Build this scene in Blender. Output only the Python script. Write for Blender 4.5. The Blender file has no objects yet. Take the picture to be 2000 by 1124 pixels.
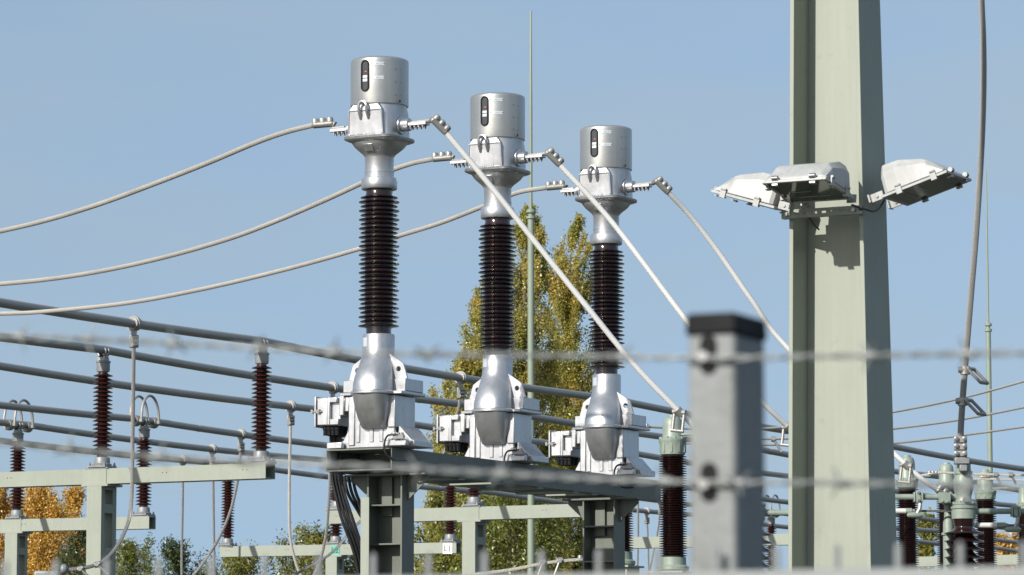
import bpy, math, random
import numpy as np
from mathutils import Vector, Matrix

random.seed(7)
rng = np.random.default_rng(11)
SC = bpy.context.scene
COL = SC.collection
R = math.radians

# ------------------------------------------------------------------ camera, world, sun, exposure
F = 7542.0            # focal length in pixels of the 2000 px wide photograph
TH = 0.1116           # camera pitch
AL = 0.485            # heading of the busbars
EYE = 1.6
cam = bpy.data.cameras.new("camera")
cam_o = bpy.data.objects.new("camera", cam)
COL.objects.link(cam_o)
cam.sensor_width = 36.0
cam.lens = F / 2000.0 * 36.0
cam.clip_start = 0.1
cam.clip_end = 6000.0
cam_o.location = (0, 0, EYE)
cam_o.rotation_euler = (math.pi / 2 + TH, 0, 0)
cam.dof.use_dof = True
cam.dof.focus_distance = 32.0
cam.dof.aperture_fstop = 14.5
SC.camera = cam_o

U = Vector((math.sin(AL), math.cos(AL), 0))      # along the busbars, away from the camera
V = Vector((math.cos(AL), -math.sin(AL), 0))     # across them, to the right
TO_SUN = (-0.85 * U - 0.17 * V + Vector((0, 0, 0.465))).normalized()

world = bpy.data.worlds.new("World")
SC.world = world
world.use_nodes = True
nt = world.node_tree
bg = nt.nodes["Background"]
sky = nt.nodes.new("ShaderNodeTexSky")
sky.sky_type = 'NISHITA'
sky.sun_disc = False
sky.sun_elevation = math.asin(TO_SUN.z)
sky.sun_rotation = math.atan2(TO_SUN.x, TO_SUN.y)
sky.altitude = 0
sky.air_density = 1.0
sky.dust_density = 1.6
sky.ozone_density = 1.6
tc = nt.nodes.new("ShaderNodeTexCoord")
mp = nt.nodes.new("ShaderNodeMapping")
mp.inputs['Scale'].default_value = (5, 5, 22)
mp.inputs['Rotation'].default_value = (0.1, 0.25, 0)
nz = nt.nodes.new("ShaderNodeTexNoise")
nz.inputs['Scale'].default_value = 1.3
nz.inputs['Detail'].default_value = 5
rp = nt.nodes.new("ShaderNodeMapRange")
rp.inputs['From Min'].default_value = 0.38
rp.inputs['From Max'].default_value = 0.78
rp.inputs['To Min'].default_value = 0.30
rp.inputs['To Max'].default_value = 0.80
mx = nt.nodes.new("ShaderNodeMix")
mx.data_type = 'RGBA'
mx.inputs['B'].default_value = (2.85, 3.55, 4.05, 1)     # thin cirrus veil
nt.links.new(tc.outputs['Generated'], mp.inputs['Vector'])
nt.links.new(mp.outputs['Vector'], nz.inputs['Vector'])
nt.links.new(nz.outputs['Fac'], rp.inputs['Value'])
nt.links.new(rp.outputs['Result'], mx.inputs['Factor'])
nt.links.new(sky.outputs['Color'], mx.inputs['A'])
va = nt.nodes.new("ShaderNodeVectorMath")
va.operation = 'MULTIPLY_ADD'
va.inputs[1].default_value = (1, 1, 0.5)
va.inputs[2].default_value = (0, 0, 0.185)           # keep the yellow horizon band of the model below the skyline
vn = nt.nodes.new("ShaderNodeVectorMath")
vn.operation = 'NORMALIZE'
nt.links.new(tc.outputs['Generated'], va.inputs[0])
nt.links.new(va.outputs['Vector'], vn.inputs[0])
nt.links.new(vn.outputs['Vector'], sky.inputs['Vector'])
nt.links.new(mx.outputs['Result'], bg.inputs['Color'])
bg.inputs['Strength'].default_value = 0.118

sun = bpy.data.lights.new("sun", 'SUN')
sun.energy = 4.8
sun.angle = R(0.5)
sun.color = (1.0, 0.955, 0.88)
sun_o = bpy.data.objects.new("sun", sun)
COL.objects.link(sun_o)
sun_o.rotation_euler = (-TO_SUN).to_track_quat('-Z', 'Y').to_euler()

SC.view_settings.view_transform = 'Standard'
SC.view_settings.look = 'None'
SC.view_settings.exposure = 0.3
SC.view_settings.gamma = 1.0


def W(px, py, Y):
    """world point seen at photograph pixel (px, py) at ground distance Y"""
    a = (px - 1000.0) / F
    b = (562.0 - py) / F
    dy = math.cos(TH) - b * math.sin(TH)
    dz = math.sin(TH) + b * math.cos(TH)
    k = Y / dy
    return Vector((a * k, Y, EYE + dz * k))


# ------------------------------------------------------------------ materials
def mat(name, base, rough=0.5, metal=0.0, noise=0.08, nscale=6.0, bump=0.0, bscale=60.0, coat=0.0,
        streak=0.0, spec=0.5, strand=None, rust=0.0):
    m = bpy.data.materials.new(name)
    m.use_nodes = True
    t = m.node_tree
    n = t.nodes
    b = n["Principled BSDF"]
    b.inputs['Roughness'].default_value = rough
    b.inputs['Metallic'].default_value = metal
    b.inputs['Coat Weight'].default_value = coat
    b.inputs['Coat Roughness'].default_value = 0.05
    b.inputs['Specular IOR Level'].default_value = spec
    geo = n.new("ShaderNodeTexCoord")
    nz = n.new("ShaderNodeTexNoise")
    nz.inputs['Scale'].default_value = nscale
    nz.inputs['Detail'].default_value = 6
    nz.inputs['Roughness'].default_value = 0.65
    oi = n.new("ShaderNodeObjectInfo")
    ofs = n.new("ShaderNodeVectorMath")
    ofs.operation = 'MULTIPLY_ADD'
    ofs.inputs[0].default_value = (1, 1, 1)
    ofs.inputs[1].default_value = (1, 1, 1)
    k0 = n.new("ShaderNodeMath")
    k0.operation = 'MULTIPLY'
    k0.inputs[1].default_value = 37.0
    t.links.new(oi.outputs['Random'], k0.inputs[0])
    t.links.new(geo.outputs['Object'], ofs.inputs[0])
    t.links.new(k0.outputs[0], ofs.inputs[2])
    obv = ofs.outputs['Vector']
    t.links.new(obv, nz.inputs['Vector'])
    mr = n.new("ShaderNodeMapRange")
    mr.inputs['From Min'].default_value = 0.25
    mr.inputs['From Max'].default_value = 0.75
    mr.inputs['To Min'].default_value = 1 - noise
    mr.inputs['To Max'].default_value = 1 + noise
    t.links.new(nz.outputs['Fac'], mr.inputs['Value'])
    fac = mr.outputs['Result']
    if streak:
        mpn = n.new("ShaderNodeMapping")
        mpn.inputs['Scale'].default_value = (14, 14, 0.7)
        t.links.new(obv, mpn.inputs['Vector'])
        n2 = n.new("ShaderNodeTexNoise")
        n2.inputs['Scale'].default_value = 2.0
        n2.inputs['Detail'].default_value = 5
        t.links.new(mpn.outputs['Vector'], n2.inputs['Vector'])
        m2 = n.new("ShaderNodeMapRange")
        m2.inputs['From Min'].default_value = 0.3
        m2.inputs['From Max'].default_value = 0.7
        m2.inputs['To Min'].default_value = 1 - streak
        m2.inputs['To Max'].default_value = 1 + streak * 0.4
        t.links.new(n2.outputs['Fac'], m2.inputs['Value'])
        mu = n.new("ShaderNodeMath")
        mu.operation = 'MULTIPLY'
        t.links.new(fac, mu.inputs[0])
        t.links.new(m2.outputs['Result'], mu.inputs[1])
        fac = mu.outputs[0]
    vm = n.new("ShaderNodeVectorMath")
    vm.operation = 'SCALE'
    vm.inputs[0].default_value = base
    t.links.new(fac, vm.inputs['Scale'])
    col = vm.outputs['Vector']
    if rust:
        n3 = n.new("ShaderNodeTexNoise")
        n3.inputs['Scale'].default_value = 9
        n3.inputs['Detail'].default_value = 8
        t.links.new(obv, n3.inputs['Vector'])
        m3 = n.new("ShaderNodeMapRange")
        m3.inputs['From Min'].default_value = 0.62
        m3.inputs['From Max'].default_value = 0.75
        m3.inputs['To Max'].default_value = rust
        t.links.new(n3.outputs['Fac'], m3.inputs['Value'])
        mm = n.new("ShaderNodeMix")
        mm.data_type = 'RGBA'
        mm.inputs['B'].default_value = (0.12, 0.1, 0.075, 1)
        t.links.new(m3.outputs['Result'], mm.inputs['Factor'])
        t.links.new(col, mm.inputs['A'])
        col = mm.outputs['Result']
    t.links.new(col, b.inputs['Base Color'])
    mr2 = n.new("ShaderNodeMapRange")
    mr2.inputs['From Min'].default_value = 0.3
    mr2.inputs['From Max'].default_value = 0.7
    mr2.inputs['To Min'].default_value = max(0.02, rough * 0.85)
    mr2.inputs['To Max'].default_value = min(1, rough * 1.15)
    t.links.new(nz.outputs['Fac'], mr2.inputs['Value'])
    t.links.new(mr2.outputs['Result'], b.inputs['Roughness'])
    if strand:
        uv = n.new("ShaderNodeUVMap")
        sp = n.new("ShaderNodeSeparateXYZ")
        t.links.new(uv.outputs['UV'], sp.inputs['Vector'])
        k1 = n.new("ShaderNodeMath")
        k1.operation = 'MULTIPLY'
        k1.inputs[1].default_value = strand[0] * 2 * math.pi
        k2 = n.new("ShaderNodeMath")
        k2.operation = 'MULTIPLY_ADD'
        k2.inputs[1].default_value = strand[1] * 2 * math.pi
        t.links.new(sp.outputs['X'], k1.inputs[0])
        t.links.new(sp.outputs['Y'], k2.inputs[0])
        t.links.new(k1.outputs[0], k2.inputs[2])
        sn = n.new("ShaderNodeMath")
        sn.operation = 'SINE'
        t.links.new(k2.outputs[0], sn.inputs[0])
        bp = n.new("ShaderNodeBump")
        bp.inputs['Strength'].default_value = 0.9
        bp.inputs['Distance'].default_value = strand[2]
        t.links.new(sn.outputs[0], bp.inputs['Height'])
        t.links.new(bp.outputs['Normal'], b.inputs['Normal'])
    elif bump:
        nb = n.new("ShaderNodeTexNoise")
        nb.inputs['Scale'].default_value = bscale
        nb.inputs['Detail'].default_value = 3
        t.links.new(geo.outputs['Object'], nb.inputs['Vector'])
        bp = n.new("ShaderNodeBump")
        bp.inputs['Strength'].default_value = bump
        bp.inputs['Distance'].default_value = 0.01
        t.links.new(nb.outputs['Fac'], bp.inputs['Height'])
        t.links.new(bp.outputs['Normal'], b.inputs['Normal'])
    return m


def leaf_mat(name, cols, transl=0.35):
    m = bpy.data.materials.new(name)
    m.use_nodes = True
    t = m.node_tree
    n = t.nodes
    n.remove(n["Principled BSDF"])
    out = n["Material Output"]
    g = n.new("ShaderNodeNewGeometry")
    cr = n.new("ShaderNodeValToRGB")
    el = cr.color_ramp.elements
    el[0].position = 0
    el[0].color = (*cols[0], 1)
    el[1].position = 1
    el[1].color = (*cols[-1], 1)
    for i, c in enumerate(cols[1:-1]):
        e = el.new((i + 1) / (len(cols) - 1))
        e.color = (*c, 1)
    tco = n.new("ShaderNodeTexCoord")
    nzl = n.new("ShaderNodeTexNoise")
    nzl.inputs['Scale'].default_value = 1.1
    nzl.inputs['Detail'].default_value = 3
    t.links.new(tco.outputs['Object'], nzl.inputs['Vector'])
    mrl = n.new("ShaderNodeMapRange")
    mrl.inputs['From Min'].default_value = 0.32
    mrl.inputs['From Max'].default_value = 0.68
    t.links.new(nzl.outputs['Fac'], mrl.inputs['Value'])
    mxl = n.new("ShaderNodeMix")
    mxl.inputs['Factor'].default_value = 0.55
    t.links.new(g.outputs['Random Per Island'], mxl.inputs['A'])
    t.links.new(mrl.outputs['Result'], mxl.inputs['B'])
    t.links.new(mxl.outputs['Result'], cr.inputs['Fac'])
    d = n.new("ShaderNodeBsdfDiffuse")
    tr = n.new("ShaderNodeBsdfTranslucent")
    gl = n.new("ShaderNodeBsdfGlossy")
    gl.inputs['Roughness'].default_value = 0.35
    gl.inputs['Color'].default_value = (0.6, 0.6, 0.55, 1)
    ms = n.new("ShaderNodeMixShader")
    ms.inputs['Fac'].default_value = transl
    ms2 = n.new("ShaderNodeMixShader")
    ms2.inputs['Fac'].default_value = 0.05
    t.links.new(cr.outputs['Color'], d.inputs['Color'])
    t.links.new(cr.outputs['Color'], tr.inputs['Color'])
    t.links.new(d.outputs[0], ms.inputs[1])
    t.links.new(tr.outputs[0], ms.inputs[2])
    t.links.new(ms.outputs[0], ms2.inputs[1])
    t.links.new(gl.outputs[0], ms2.inputs[2])
    t.links.new(ms2.outputs[0], out.inputs['Surface'])
    return m


M = {
    'silver': mat('cast_silver_paint', (0.500, 0.505, 0.520), 0.36, 0.82, 0.11, 7, 0.035, 90, streak=0.10, rust=0.22),
    'alu': mat('bare_aluminium', (0.432, 0.432, 0.418), 0.36, 0.75, 0.06, 4, 0.04, 40, streak=0.07),
    'bolt': mat('zinc_bolts', (0.260, 0.260, 0.260), 0.38, 0.8, 0.15, 20),
    'fitting': mat('aluminium_fitting', (0.300, 0.295, 0.280), 0.45, 0.55, 0.12, 12, 0.1, 60),
    'tube': mat('weathered_tube', (0.300, 0.290, 0.270), 0.42, 0.35, 0.14, 2.2, 0.05, 30),
    'cable': mat('stranded_cable', (0.440, 0.415, 0.375), 0.42, 0.35, 0.10, 3, strand=(14, 3.0, 0.0016)),
    'cable_lit': mat('stranded_cable_lit', (0.84, 0.83, 0.81), 0.38, 0.15, 0.05, 3, strand=(14, 3.0, 0.0007)),  # lit copy of the cable: sunlit brightness put into the base colour
    'cable_grey': mat('stranded_cable_grey', (0.270, 0.262, 0.250), 0.45, 0.4, 0.10, 3, strand=(14, 3.4, 0.0025)),
    'line': mat('thin_line', (0.50, 0.47, 0.42), 0.45, 0.3, 0.1, 3, strand=(6, 3.0, 0.002)),
    'rubber': mat('black_cable_sheath', (0.016, 0.016, 0.018), 0.42, 0, 0.2, 8),
    'black': mat('black_plastic', (0.010, 0.010, 0.011), 0.75, 0, 0.2, 20, spec=0.2),
    'porcelain': mat('brown_porcelain', (0.017, 0.005, 0.005), 0.13, 0, 0.5, 9, coat=0.6, streak=0.3),
    'porcelain_red': mat('red_brown_porcelain', (0.034, 0.009, 0.007), 0.2, 0, 0.25, 6, coat=0.4),
    'steel': mat('grey_green_steel', (0.250, 0.272, 0.226), 0.55, 0, 0.07, 3, 0.04, 50, streak=0.05, rust=0.18),
    'steel_shaded': mat('shaded_grey_green_steel', (0.115, 0.128, 0.108), 0.5, 0, 0.10, 4, 0.05, 50, streak=0.10, rust=0.3),  # same paint as steel, platform shade put into its colour
    'mint': mat('pale_green_enamel', (0.223, 0.267, 0.226), 0.45, 0, 0.14, 7, 0.08, 40, streak=0.14, rust=0.2),
    'mast': mat('pale_green_mast', (0.205, 0.248, 0.192), 0.5, 0, 0.06, 3, streak=0.06),
    'zinc': mat('hot_dip_zinc', (0.247, 0.259, 0.259), 0.5, 0.35, 0.16, 14, 0.12, 70),
    'zinc_post': mat('galvanised_post', (0.175, 0.185, 0.185), 0.6, 0.2, 0.30, 30, 0.1, 90),
    'wire': mat('galvanised_wire', (0.200, 0.212, 0.210), 0.55, 0.3, 0.2, 50),
    'cap': mat('grey_cast_cap', (0.210, 0.220, 0.227), 0.5, 0.2, 0.12, 12, 0.1, 50),
    'white': mat('white_plastic', (0.555, 0.555, 0.525), 0.4, 0, 0.05, 8),
    'lamp_grey': mat('light_grey_housing', (0.347, 0.353, 0.347), 0.45, 0, 0.12, 6, 0.04, 40, streak=0.12, rust=0.15),
    'glass': mat('dark_lamp_glass', (0.035, 0.04, 0.025), 0.08, 0, 0.1, 8, spec=0.7),
    'gauge': mat('gauge_glass', (0.045, 0.05, 0.055), 0.1, 0, 0.1, 8),
    'red': mat('red_mark', (0.5, 0.08, 0.04), 0.5),
    'teal': mat('teal_sign', (0.090, 0.360, 0.280), 0.5),
    'sign': mat('white_sign', (0.740, 0.740, 0.720), 0.5, 0, 0.03),
    'plate': mat('pale_plate', (0.465, 0.495, 0.525), 0.45, 0.2, 0.05),
    'ink': mat('black_ink', (0.02, 0.02, 0.02), 0.6),
    'ink_pale': mat('pale_ink', (0.38, 0.42, 0.47), 0.6),
    'bark': mat('bark', (0.11, 0.095, 0.075), 0.9, 0, 0.3, 8, 0.6, 20),
    'ground': mat('gravel_and_grass', (0.056, 0.058, 0.042), 0.95, 0, 0.35, 1.5, 0.5, 12),
    'wall': mat('pale_render', (0.420, 0.420, 0.406), 0.8, 0, 0.05),
    'leaf_poplar': leaf_mat('poplar_leaves', [(0.17, 0.21, 0.04), (0.32, 0.32, 0.07), (0.48, 0.39, 0.10), (0.60, 0.43, 0.085)], .48),
    'leaf_gold': leaf_mat('golden_leaves', [(0.34, 0.20, 0.04), (0.52, 0.30, 0.05), (0.62, 0.39, 0.09), (0.40, 0.24, 0.07)]),
    'leaf_green': leaf_mat('willow_leaves', [(0.08, 0.105, 0.02), (0.16, 0.18, 0.035), (0.27, 0.265, 0.06)]),
    'leaf_lime': leaf_mat('yellow_green_leaves', [(0.11, 0.125, 0.022), (0.20, 0.20, 0.04), (0.28, 0.255, 0.055)]),
    'leaf_dark': leaf_mat('dark_green_leaves', [(0.03, 0.05, 0.017), (0.06, 0.085, 0.03), (0.10, 0.125, 0.05)]),
}


# ------------------------------------------------------------------ mesh helpers
class MB:
    def __init__(self):
        self.v, self.f, self.uv = [], [], {}

    def add(self, vs, fs, uvs=None):
        o = len(self.v)
        self.v += [tuple(p) for p in vs]
        for i, f in enumerate(fs):
            if uvs is not None:
                self.uv[len(self.f)] = uvs[i]
            self.f.append(tuple(o + k for k in f))
        return self

    def box(self, x0, x1, y0, y1, z0, z1, X=None):
        p = [Vector((x, y, z)) for z in (z0, z1) for y in (y0, y1) for x in (x0, x1)]
        if X is not None:
            p = [X @ q for q in p]
        return self.add(p, [(0, 2, 3, 1), (4, 5, 7, 6), (0, 1, 5, 4), (2, 6, 7, 3), (0, 4, 6, 2), (1, 3, 7, 5)])

    def hexa(self, low, high):
        """solid between two quads given counter-clockwise from above"""
        p = list(low) + list(high)
        return self.add(p, [(3, 2, 1, 0), (4, 5, 6, 7), (0, 1, 5, 4), (1, 2, 6, 5), (2, 3, 7, 6), (3, 0, 4, 7)])

    def prism(self, poly, axis, a, b):
        """polygon in the two other axes extruded along axis from a to b"""
        n = len(poly)

        def put(p, t):
            return {'x': (t, p[0], p[1]), 'y': (p[0], t, p[1]), 'z': (p[0], p[1], t)}[axis]
        vs = [put(p, a) for p in poly] + [put(p, b) for p in poly]
        fs = [tuple(range(n)), tuple(range(2 * n - 1, n - 1, -1))]
        for i in range(n):
            j = (i + 1) % n
            fs.append((i, n + i, n + j, j))
        return self.add(vs, fs)

    def loft(self, rings, cap=True):
        n = len(rings[0])
        vs = [p for r in rings for p in r]
        fs = []
        for k in range(len(rings) - 1):
            for i in range(n):
                j = (i + 1) % n
                fs.append((k * n + i, k * n + j, (k + 1) * n + j, (k + 1) * n + i))
        if cap:
            fs.append(tuple(range(n - 1, -1, -1)))
            fs.append(tuple((len(rings) - 1) * n + i for i in range(n)))
        return self.add(vs, fs)

    def lathe(self, prof, n=24, cx=0, cy=0, axis='z', cap=True, off=(0, 0, 0)):
        rings = []
        for r, z in prof:
            ring = []
            for i in range(n):
                t = 2 * math.pi * i / n
                a, b = r * math.cos(t), r * math.sin(t)
                p = {'z': (cx + a, cy + b, z), 'x': (z, cx + a, cy + b), 'y': (cx + b, z, cy + a)}[axis]
                ring.append((p[0] + off[0], p[1] + off[1], p[2] + off[2]))
            rings.append(ring)
        return self.loft(rings, cap)

    def tube(self, pts, r, n=10, cap=True):
        pts = [Vector(p) for p in pts]
        m = len(pts)
        rr = r if isinstance(r, (list, tuple)) else [r] * m
        t0 = (pts[1] - pts[0]).normalized()
        ref = Vector((0, 0, 1)) if abs(t0.z) < 0.9 else Vector((1, 0, 0))
        nrm = (ref - t0 * ref.dot(t0)).normalized()
        vs, fs, uvs = [], [], []
        L = 0
        ls = []
        for k, p in enumerate(pts):
            t = (pts[min(k + 1, m - 1)] - pts[max(k - 1, 0)]).normalized()
            nrm = (nrm - t * nrm.dot(t))
            nrm = nrm.normalized()
            b = t.cross(nrm)
            if k:
                L += (p - pts[k - 1]).length
            ls.append(L)
            for i in range(n):
                a = 2 * math.pi * i / n
                vs.append(p + (nrm * math.cos(a) + b * math.sin(a)) * rr[k])
        for k in range(m - 1):
            for i in range(n):
                j = (i + 1) % n
                fs.append((k * n + i, k * n + j, (k + 1) * n + j, (k + 1) * n + i))
                u0, u1 = i / n, (i + 1) / n
                uvs.append([(u0, ls[k] * 10), (u1, ls[k] * 10), (u1, ls[k + 1] * 10), (u0, ls[k + 1] * 10)])
        if cap:
            fs.append(tuple(range(n - 1, -1, -1)))
            uvs.append([(0, 0)] * n)
            fs.append(tuple((m - 1) * n + i for i in range(n)))
            uvs.append([(0, 0)] * n)
        return self.add(vs, fs, uvs)

    def build(self, name, m, parent=None, smooth=True, angle=35, bevel=0.0, loc=None):
        me = bpy.data.meshes.new(name)
        me.from_pydata(self.v, [], self.f)
        if self.uv:
            ul = me.uv_layers.new(name="UVMap")
            for p in me.polygons:
                c = self.uv.get(p.index)
                if c:
                    for q, li in enumerate(p.loop_indices):
                        ul.data[li].uv = c[q]
        me.materials.append(M[m])
        import bmesh
        bm = bmesh.new()
        bm.from_mesh(me)
        bmesh.ops.recalc_face_normals(bm, faces=bm.faces)
        bm.to_mesh(me)
        bm.free()
        if smooth:
            me.polygons.foreach_set('use_smooth', [True] * len(me.polygons))
            me.set_sharp_from_angle(angle=R(angle))
        o = bpy.data.objects.new(name, me)
        COL.objects.link(o)
        if parent is not None:
            o.parent = parent
        if loc is not None:
            o.location = loc
        if bevel:
            bv = o.modifiers.new('bevel', 'BEVEL')
            bv.width = bevel
            bv.segments = 2
            bv.limit_method = 'ANGLE'
            bv.angle_limit = R(40)
        return o


def tag(o, label=None, cat=None, group=None, kind=None):
    if label:
        o['label'] = label
    if cat:
        o['category'] = cat
    if group:
        o['group'] = group
    if kind:
        o['kind'] = kind
    return o


def thing(name, label, cat, loc, rz=0.0, group=None):
    o = bpy.data.objects.new(name, None)
    COL.objects.link(o)
    o.empty_display_size = 0.2
    o.location = loc
    o.rotation_euler = (0, 0, rz)
    return tag(o, label, cat, group)


def dup(o, loc, label, parent=None, skip=()):
    c = o.copy()
    COL.objects.link(c)
    c.parent = parent
    if loc is not None:
        c.location = loc
    if label:
        c['label'] = label
    for ch in list(o.children):
        if ch.name.split('.')[0] not in skip:
            dup(ch, None, None, c)
    return c


def sup(z, cx, cy, a, b, n=2.0, k=40):
    """superellipse ring"""
    r = []
    for i in range(k):
        t = 2 * math.pi * (i + 0.5) / k
        c, s = math.cos(t), math.sin(t)
        d = (abs(c) ** n + abs(s) ** n) ** (-1.0 / n)
        r.append((cx + a * d * c, cy + b * d * s, z))
    return r


def spline(pts, step=8):
    """Catmull-Rom through the points"""
    P = [Vector(p) for p in pts]
    P = [P[0] * 2 - P[1]] + P + [P[-1] * 2 - P[-2]]
    out = []
    for k in range(1, len(P) - 2):
        a, b, c, d = P[k - 1], P[k], P[k + 1], P[k + 2]
        for i in range(step):
            t = i / step
            out.append(0.5 * ((2 * b) + (c - a) * t + (2 * a - 5 * b + 4 * c - d) * t * t + (3 * b - a - 3 * c + d) * t ** 3))
    out.append(P[-2])
    return out


def sheds(z0, z1, n, rc, r1, r2=None, thick=0.35, droop=0.3, tip=0.12):
    """porcelain profile of n sheds between z0 and z1 on a core of radius rc; alternate radius r2"""
    p = (z1 - z0) / n
    out = [(rc, z0)]
    for i in range(n):
        r = r1 if (r2 is None or i % 2 == 0) else r2
        z = z0 + p * i
        zt = z + p * (0.5 - droop * 0.5)
        out += [(rc, z + p * max(0.06, .42 - thick)), (r * 0.985, zt - p * tip), (r, zt), (r * 0.985, zt + p * tip * 0.8),
                (rc * 1.02, z + p * (0.5 + thick))]
    out.append((rc, z1))
    return out


def text_mesh(txt, size, m, parent, X, name='lettering', align='CENTER'):
    cu = bpy.data.curves.new(name, 'FONT')
    cu.body = txt
    cu.size = size
    cu.align_x = align
    cu.align_y = 'CENTER'
    cu.extrude = 0.0008
    tmp = bpy.data.objects.new(name, cu)
    COL.objects.link(tmp)
    dg = bpy.context.evaluated_depsgraph_get()
    dg.update()
    me = bpy.data.meshes.new_from_object(tmp.evaluated_get(dg))
    bpy.data.objects.remove(tmp)
    me.transform(X)
    me.materials.clear()
    me.materials.append(M[m])
    o = bpy.data.objects.new(name, me)
    COL.objects.link(o)
    if parent:
        o.parent = parent
    return o


# ------------------------------------------------------------------ ground
g = MB()
g.add([(-2500, -600, 0), (2500, -600, 0), (2500, 4500, 0), (-2500, 4500, 0)], [(0, 1, 2, 3)])
tag(g.build('ground', 'ground', smooth=False), kind='structure')

# ------------------------------------------------------------------ busbars and the grid they define
HB = EYE + 4.49
BV = [-23.995, -26.256, -28.521, -31.889, -34.026, -36.05]
ROWS = [39.14, 48.66, 58.0, 67.4, 76.6]


def P2(u, v, z):
    p = U * u + V * v
    return Vector((p.x, p.y, z))


def bus_z(u):
    k = (u - ROWS[0]) / 9.45
    t = k - math.floor(k)
    return HB - 0.05 * 4 * t * (1 - t)


def bus_at(i, px):
    """point of busbar i (1..6) seen at photograph column px"""
    m = (px - 1000) / F
    v = BV[i - 1]
    h = HB - EYE
    uu = (m * (v * V.y * math.cos(TH) + h * math.sin(TH)) - v * V.x) / (U.x - m * U.y * math.cos(TH))
    return P2(uu, v, bus_z(uu)), uu


order = ['topmost', 'second from the top', 'third from the top', 'fourth from the top', 'fifth from the top', 'lowest']
for i in range(6):
    b = MB()
    us = np.arange(29.7, 112, 0.525)
    b.tube([P2(u, BV[i], bus_z(u)) for u in us], 0.052, 16)
    for u in us[7 + 3 * i::23]:                       # welded sleeves
        b.tube([P2(u - .02, BV[i], bus_z(u)), P2(u + .02, BV[i], bus_z(u))], 0.0555, 16)
    tag(b.build('tube_busbar', 'tube'), 'grey aluminium tube busbar, %s of the six at the left edge' % order[i], 'busbar',
        'parallel tube busbars')

# ------------------------------------------------------------------ post insulators
ZB = EYE + 3.03        # top of the portal beams


def make_post_insulator():
    r = thing('post_insulator', 'x', 'insulator', (0, 0, 0), -AL, 'brown post insulators under the busbars')
    b = MB()
    b.lathe([(0.115, 0.018), (0.118, 0.04), (0.098, 0.05), (0.094, 0.11), (0.088, 0.125), (0.06, 0.126)], 24)
    b.box(-.128, .128, -.128, .128, 0.0, 0.018)
    b.box(-.15, .15, -.108, .108, -.0195, -.0005)
    b.build('base_flange', 'cap', r)
    bt = MB()
    for x in (-.108, .108):
        for y in (-.108, .108):
            bt.lathe([(.019, 0.018), (.019, 0.04), (.011, 0.041), (.011, .06)], 6, x, y)
    bt.build('bolt', 'bolt', r)
    p = MB()
    p.lathe([(.066, .12), (.066, .15)] + sheds(.15, 1.15, 20, .058, .122, None, thick=.42, droop=.30, tip=.07) + [(.062, 1.18)], 24)
    p.build('porcelain', 'porcelain_red', r, angle=50)
    c = MB()
    c.lathe([(.062, 1.165), (.078, 1.17), (.082, 1.19), (.082, 1.275), (.09, 1.28), (.09, 1.30), (.07, 1.305), (.05, 1.31)], 24)
    c.build('top_cap', 'cap', r)
    k = MB()
    k.box(-.05, .05, -.05, .05, 1.30, 1.345)
    for y in (-.035, .035):
        rg = [(0.056 * math.cos(t), y, 1.41 + .056 * math.sin(t)) for t in np.linspace(R(-60), R(240), 19)]
        k.tube(rg, .016, 8)
    k.tube([(-.045, 0, 1.34), (-.05, 0, 1.40)], .02, 8)
    k.tube([(.045, 0, 1.34), (.05, 0, 1.40)], .02, 8)
    k.build('busbar_clamp', 'fitting', r)
    return r


def add_expansion(r):
    """a pair of looped flexible straps joining two tube ends above the insulator"""
    for s in (-1, 1):
        m = MB()
        pts = []
        for t in np.linspace(0, math.pi, 17):
            pts.append((s * .10, -.24 * math.cos(t) * 1.0 + .0, 1.40 + .40 * math.sin(t) ** .8))
        m.tube(pts, .021, 8)
        m.build('expansion_loop', 'tube', r)
    m = MB()
    for y in (-.24, .24):
        m.lathe([(.075, y - .06), (.085, y - .04), (.085, y + .04), (.075, y + .06)], 14, 0, 1.41, axis='y')
        m.box(-.13, .13, y - .03, y + .03, 1.39, 1.43)
    m.lathe([(.03, -.14), (.03, .14)], 10, 0, 1.40, axis='y')
    m.build('joint_clamp', 'fitting', r)


ins0 = make_post_insulator()
ins_done = [False]


SKEW = {(1, 4): (.0, 0), (1, 5): (-.23, 0), (1, 6): (-.45, 0), (2, 4): (.24, 0), (2, 5): (0, 0), (2, 6): (-.30, 0)}


def insulator(row, bus, label, expansion=False):
    u = ROWS[row] + SKEW.get((row, bus), (0, 0))[0]
    loc = P2(u, BV[bus - 1], ZB + .02)
    loc.z += bus_z(u) - HB
    if not ins_done[0]:
        ins_done[0] = True
        ins0.location = loc
        ins0['label'] = label
        o = ins0
    else:
        o = dup(ins0, loc, label)
    if expansion:
        add_expansion(o)
    return o


insulator(0, 1, 'brown post insulator at the right end of the near left beam')
insulator(0, 2, 'brown post insulator on the near left beam, above its post')
insulator(1, 1, 'brown post insulator hidden behind the middle transformer platform, far beam right end')
insulator(1, 2, 'brown post insulator seen below the platform, above the post behind it')
insulator(1, 3, 'brown post insulator behind the black control cables, left end of its beam')
insulator(1, 4, 'brown post insulator with looped straps at the right end of the lower left beam', True)
insulator(1, 5, 'brown post insulator with looped straps at the left edge above a post', True)
insulator(2, 4, 'brown post insulator standing above the white L1 sign')
insulator(2, 5, 'brown post insulator standing above the teal L2 sign')
insulator(2, 6, 'brown post insulator at the left end of the beam under the near left beam')
insulator(2, 3, 'thin brown post insulator just left of the far platform leg')
insulator(4, 5, 'small far brown post insulator with loops left of the big column', True)

# ------------------------------------------------------------------ portal beams


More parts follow.
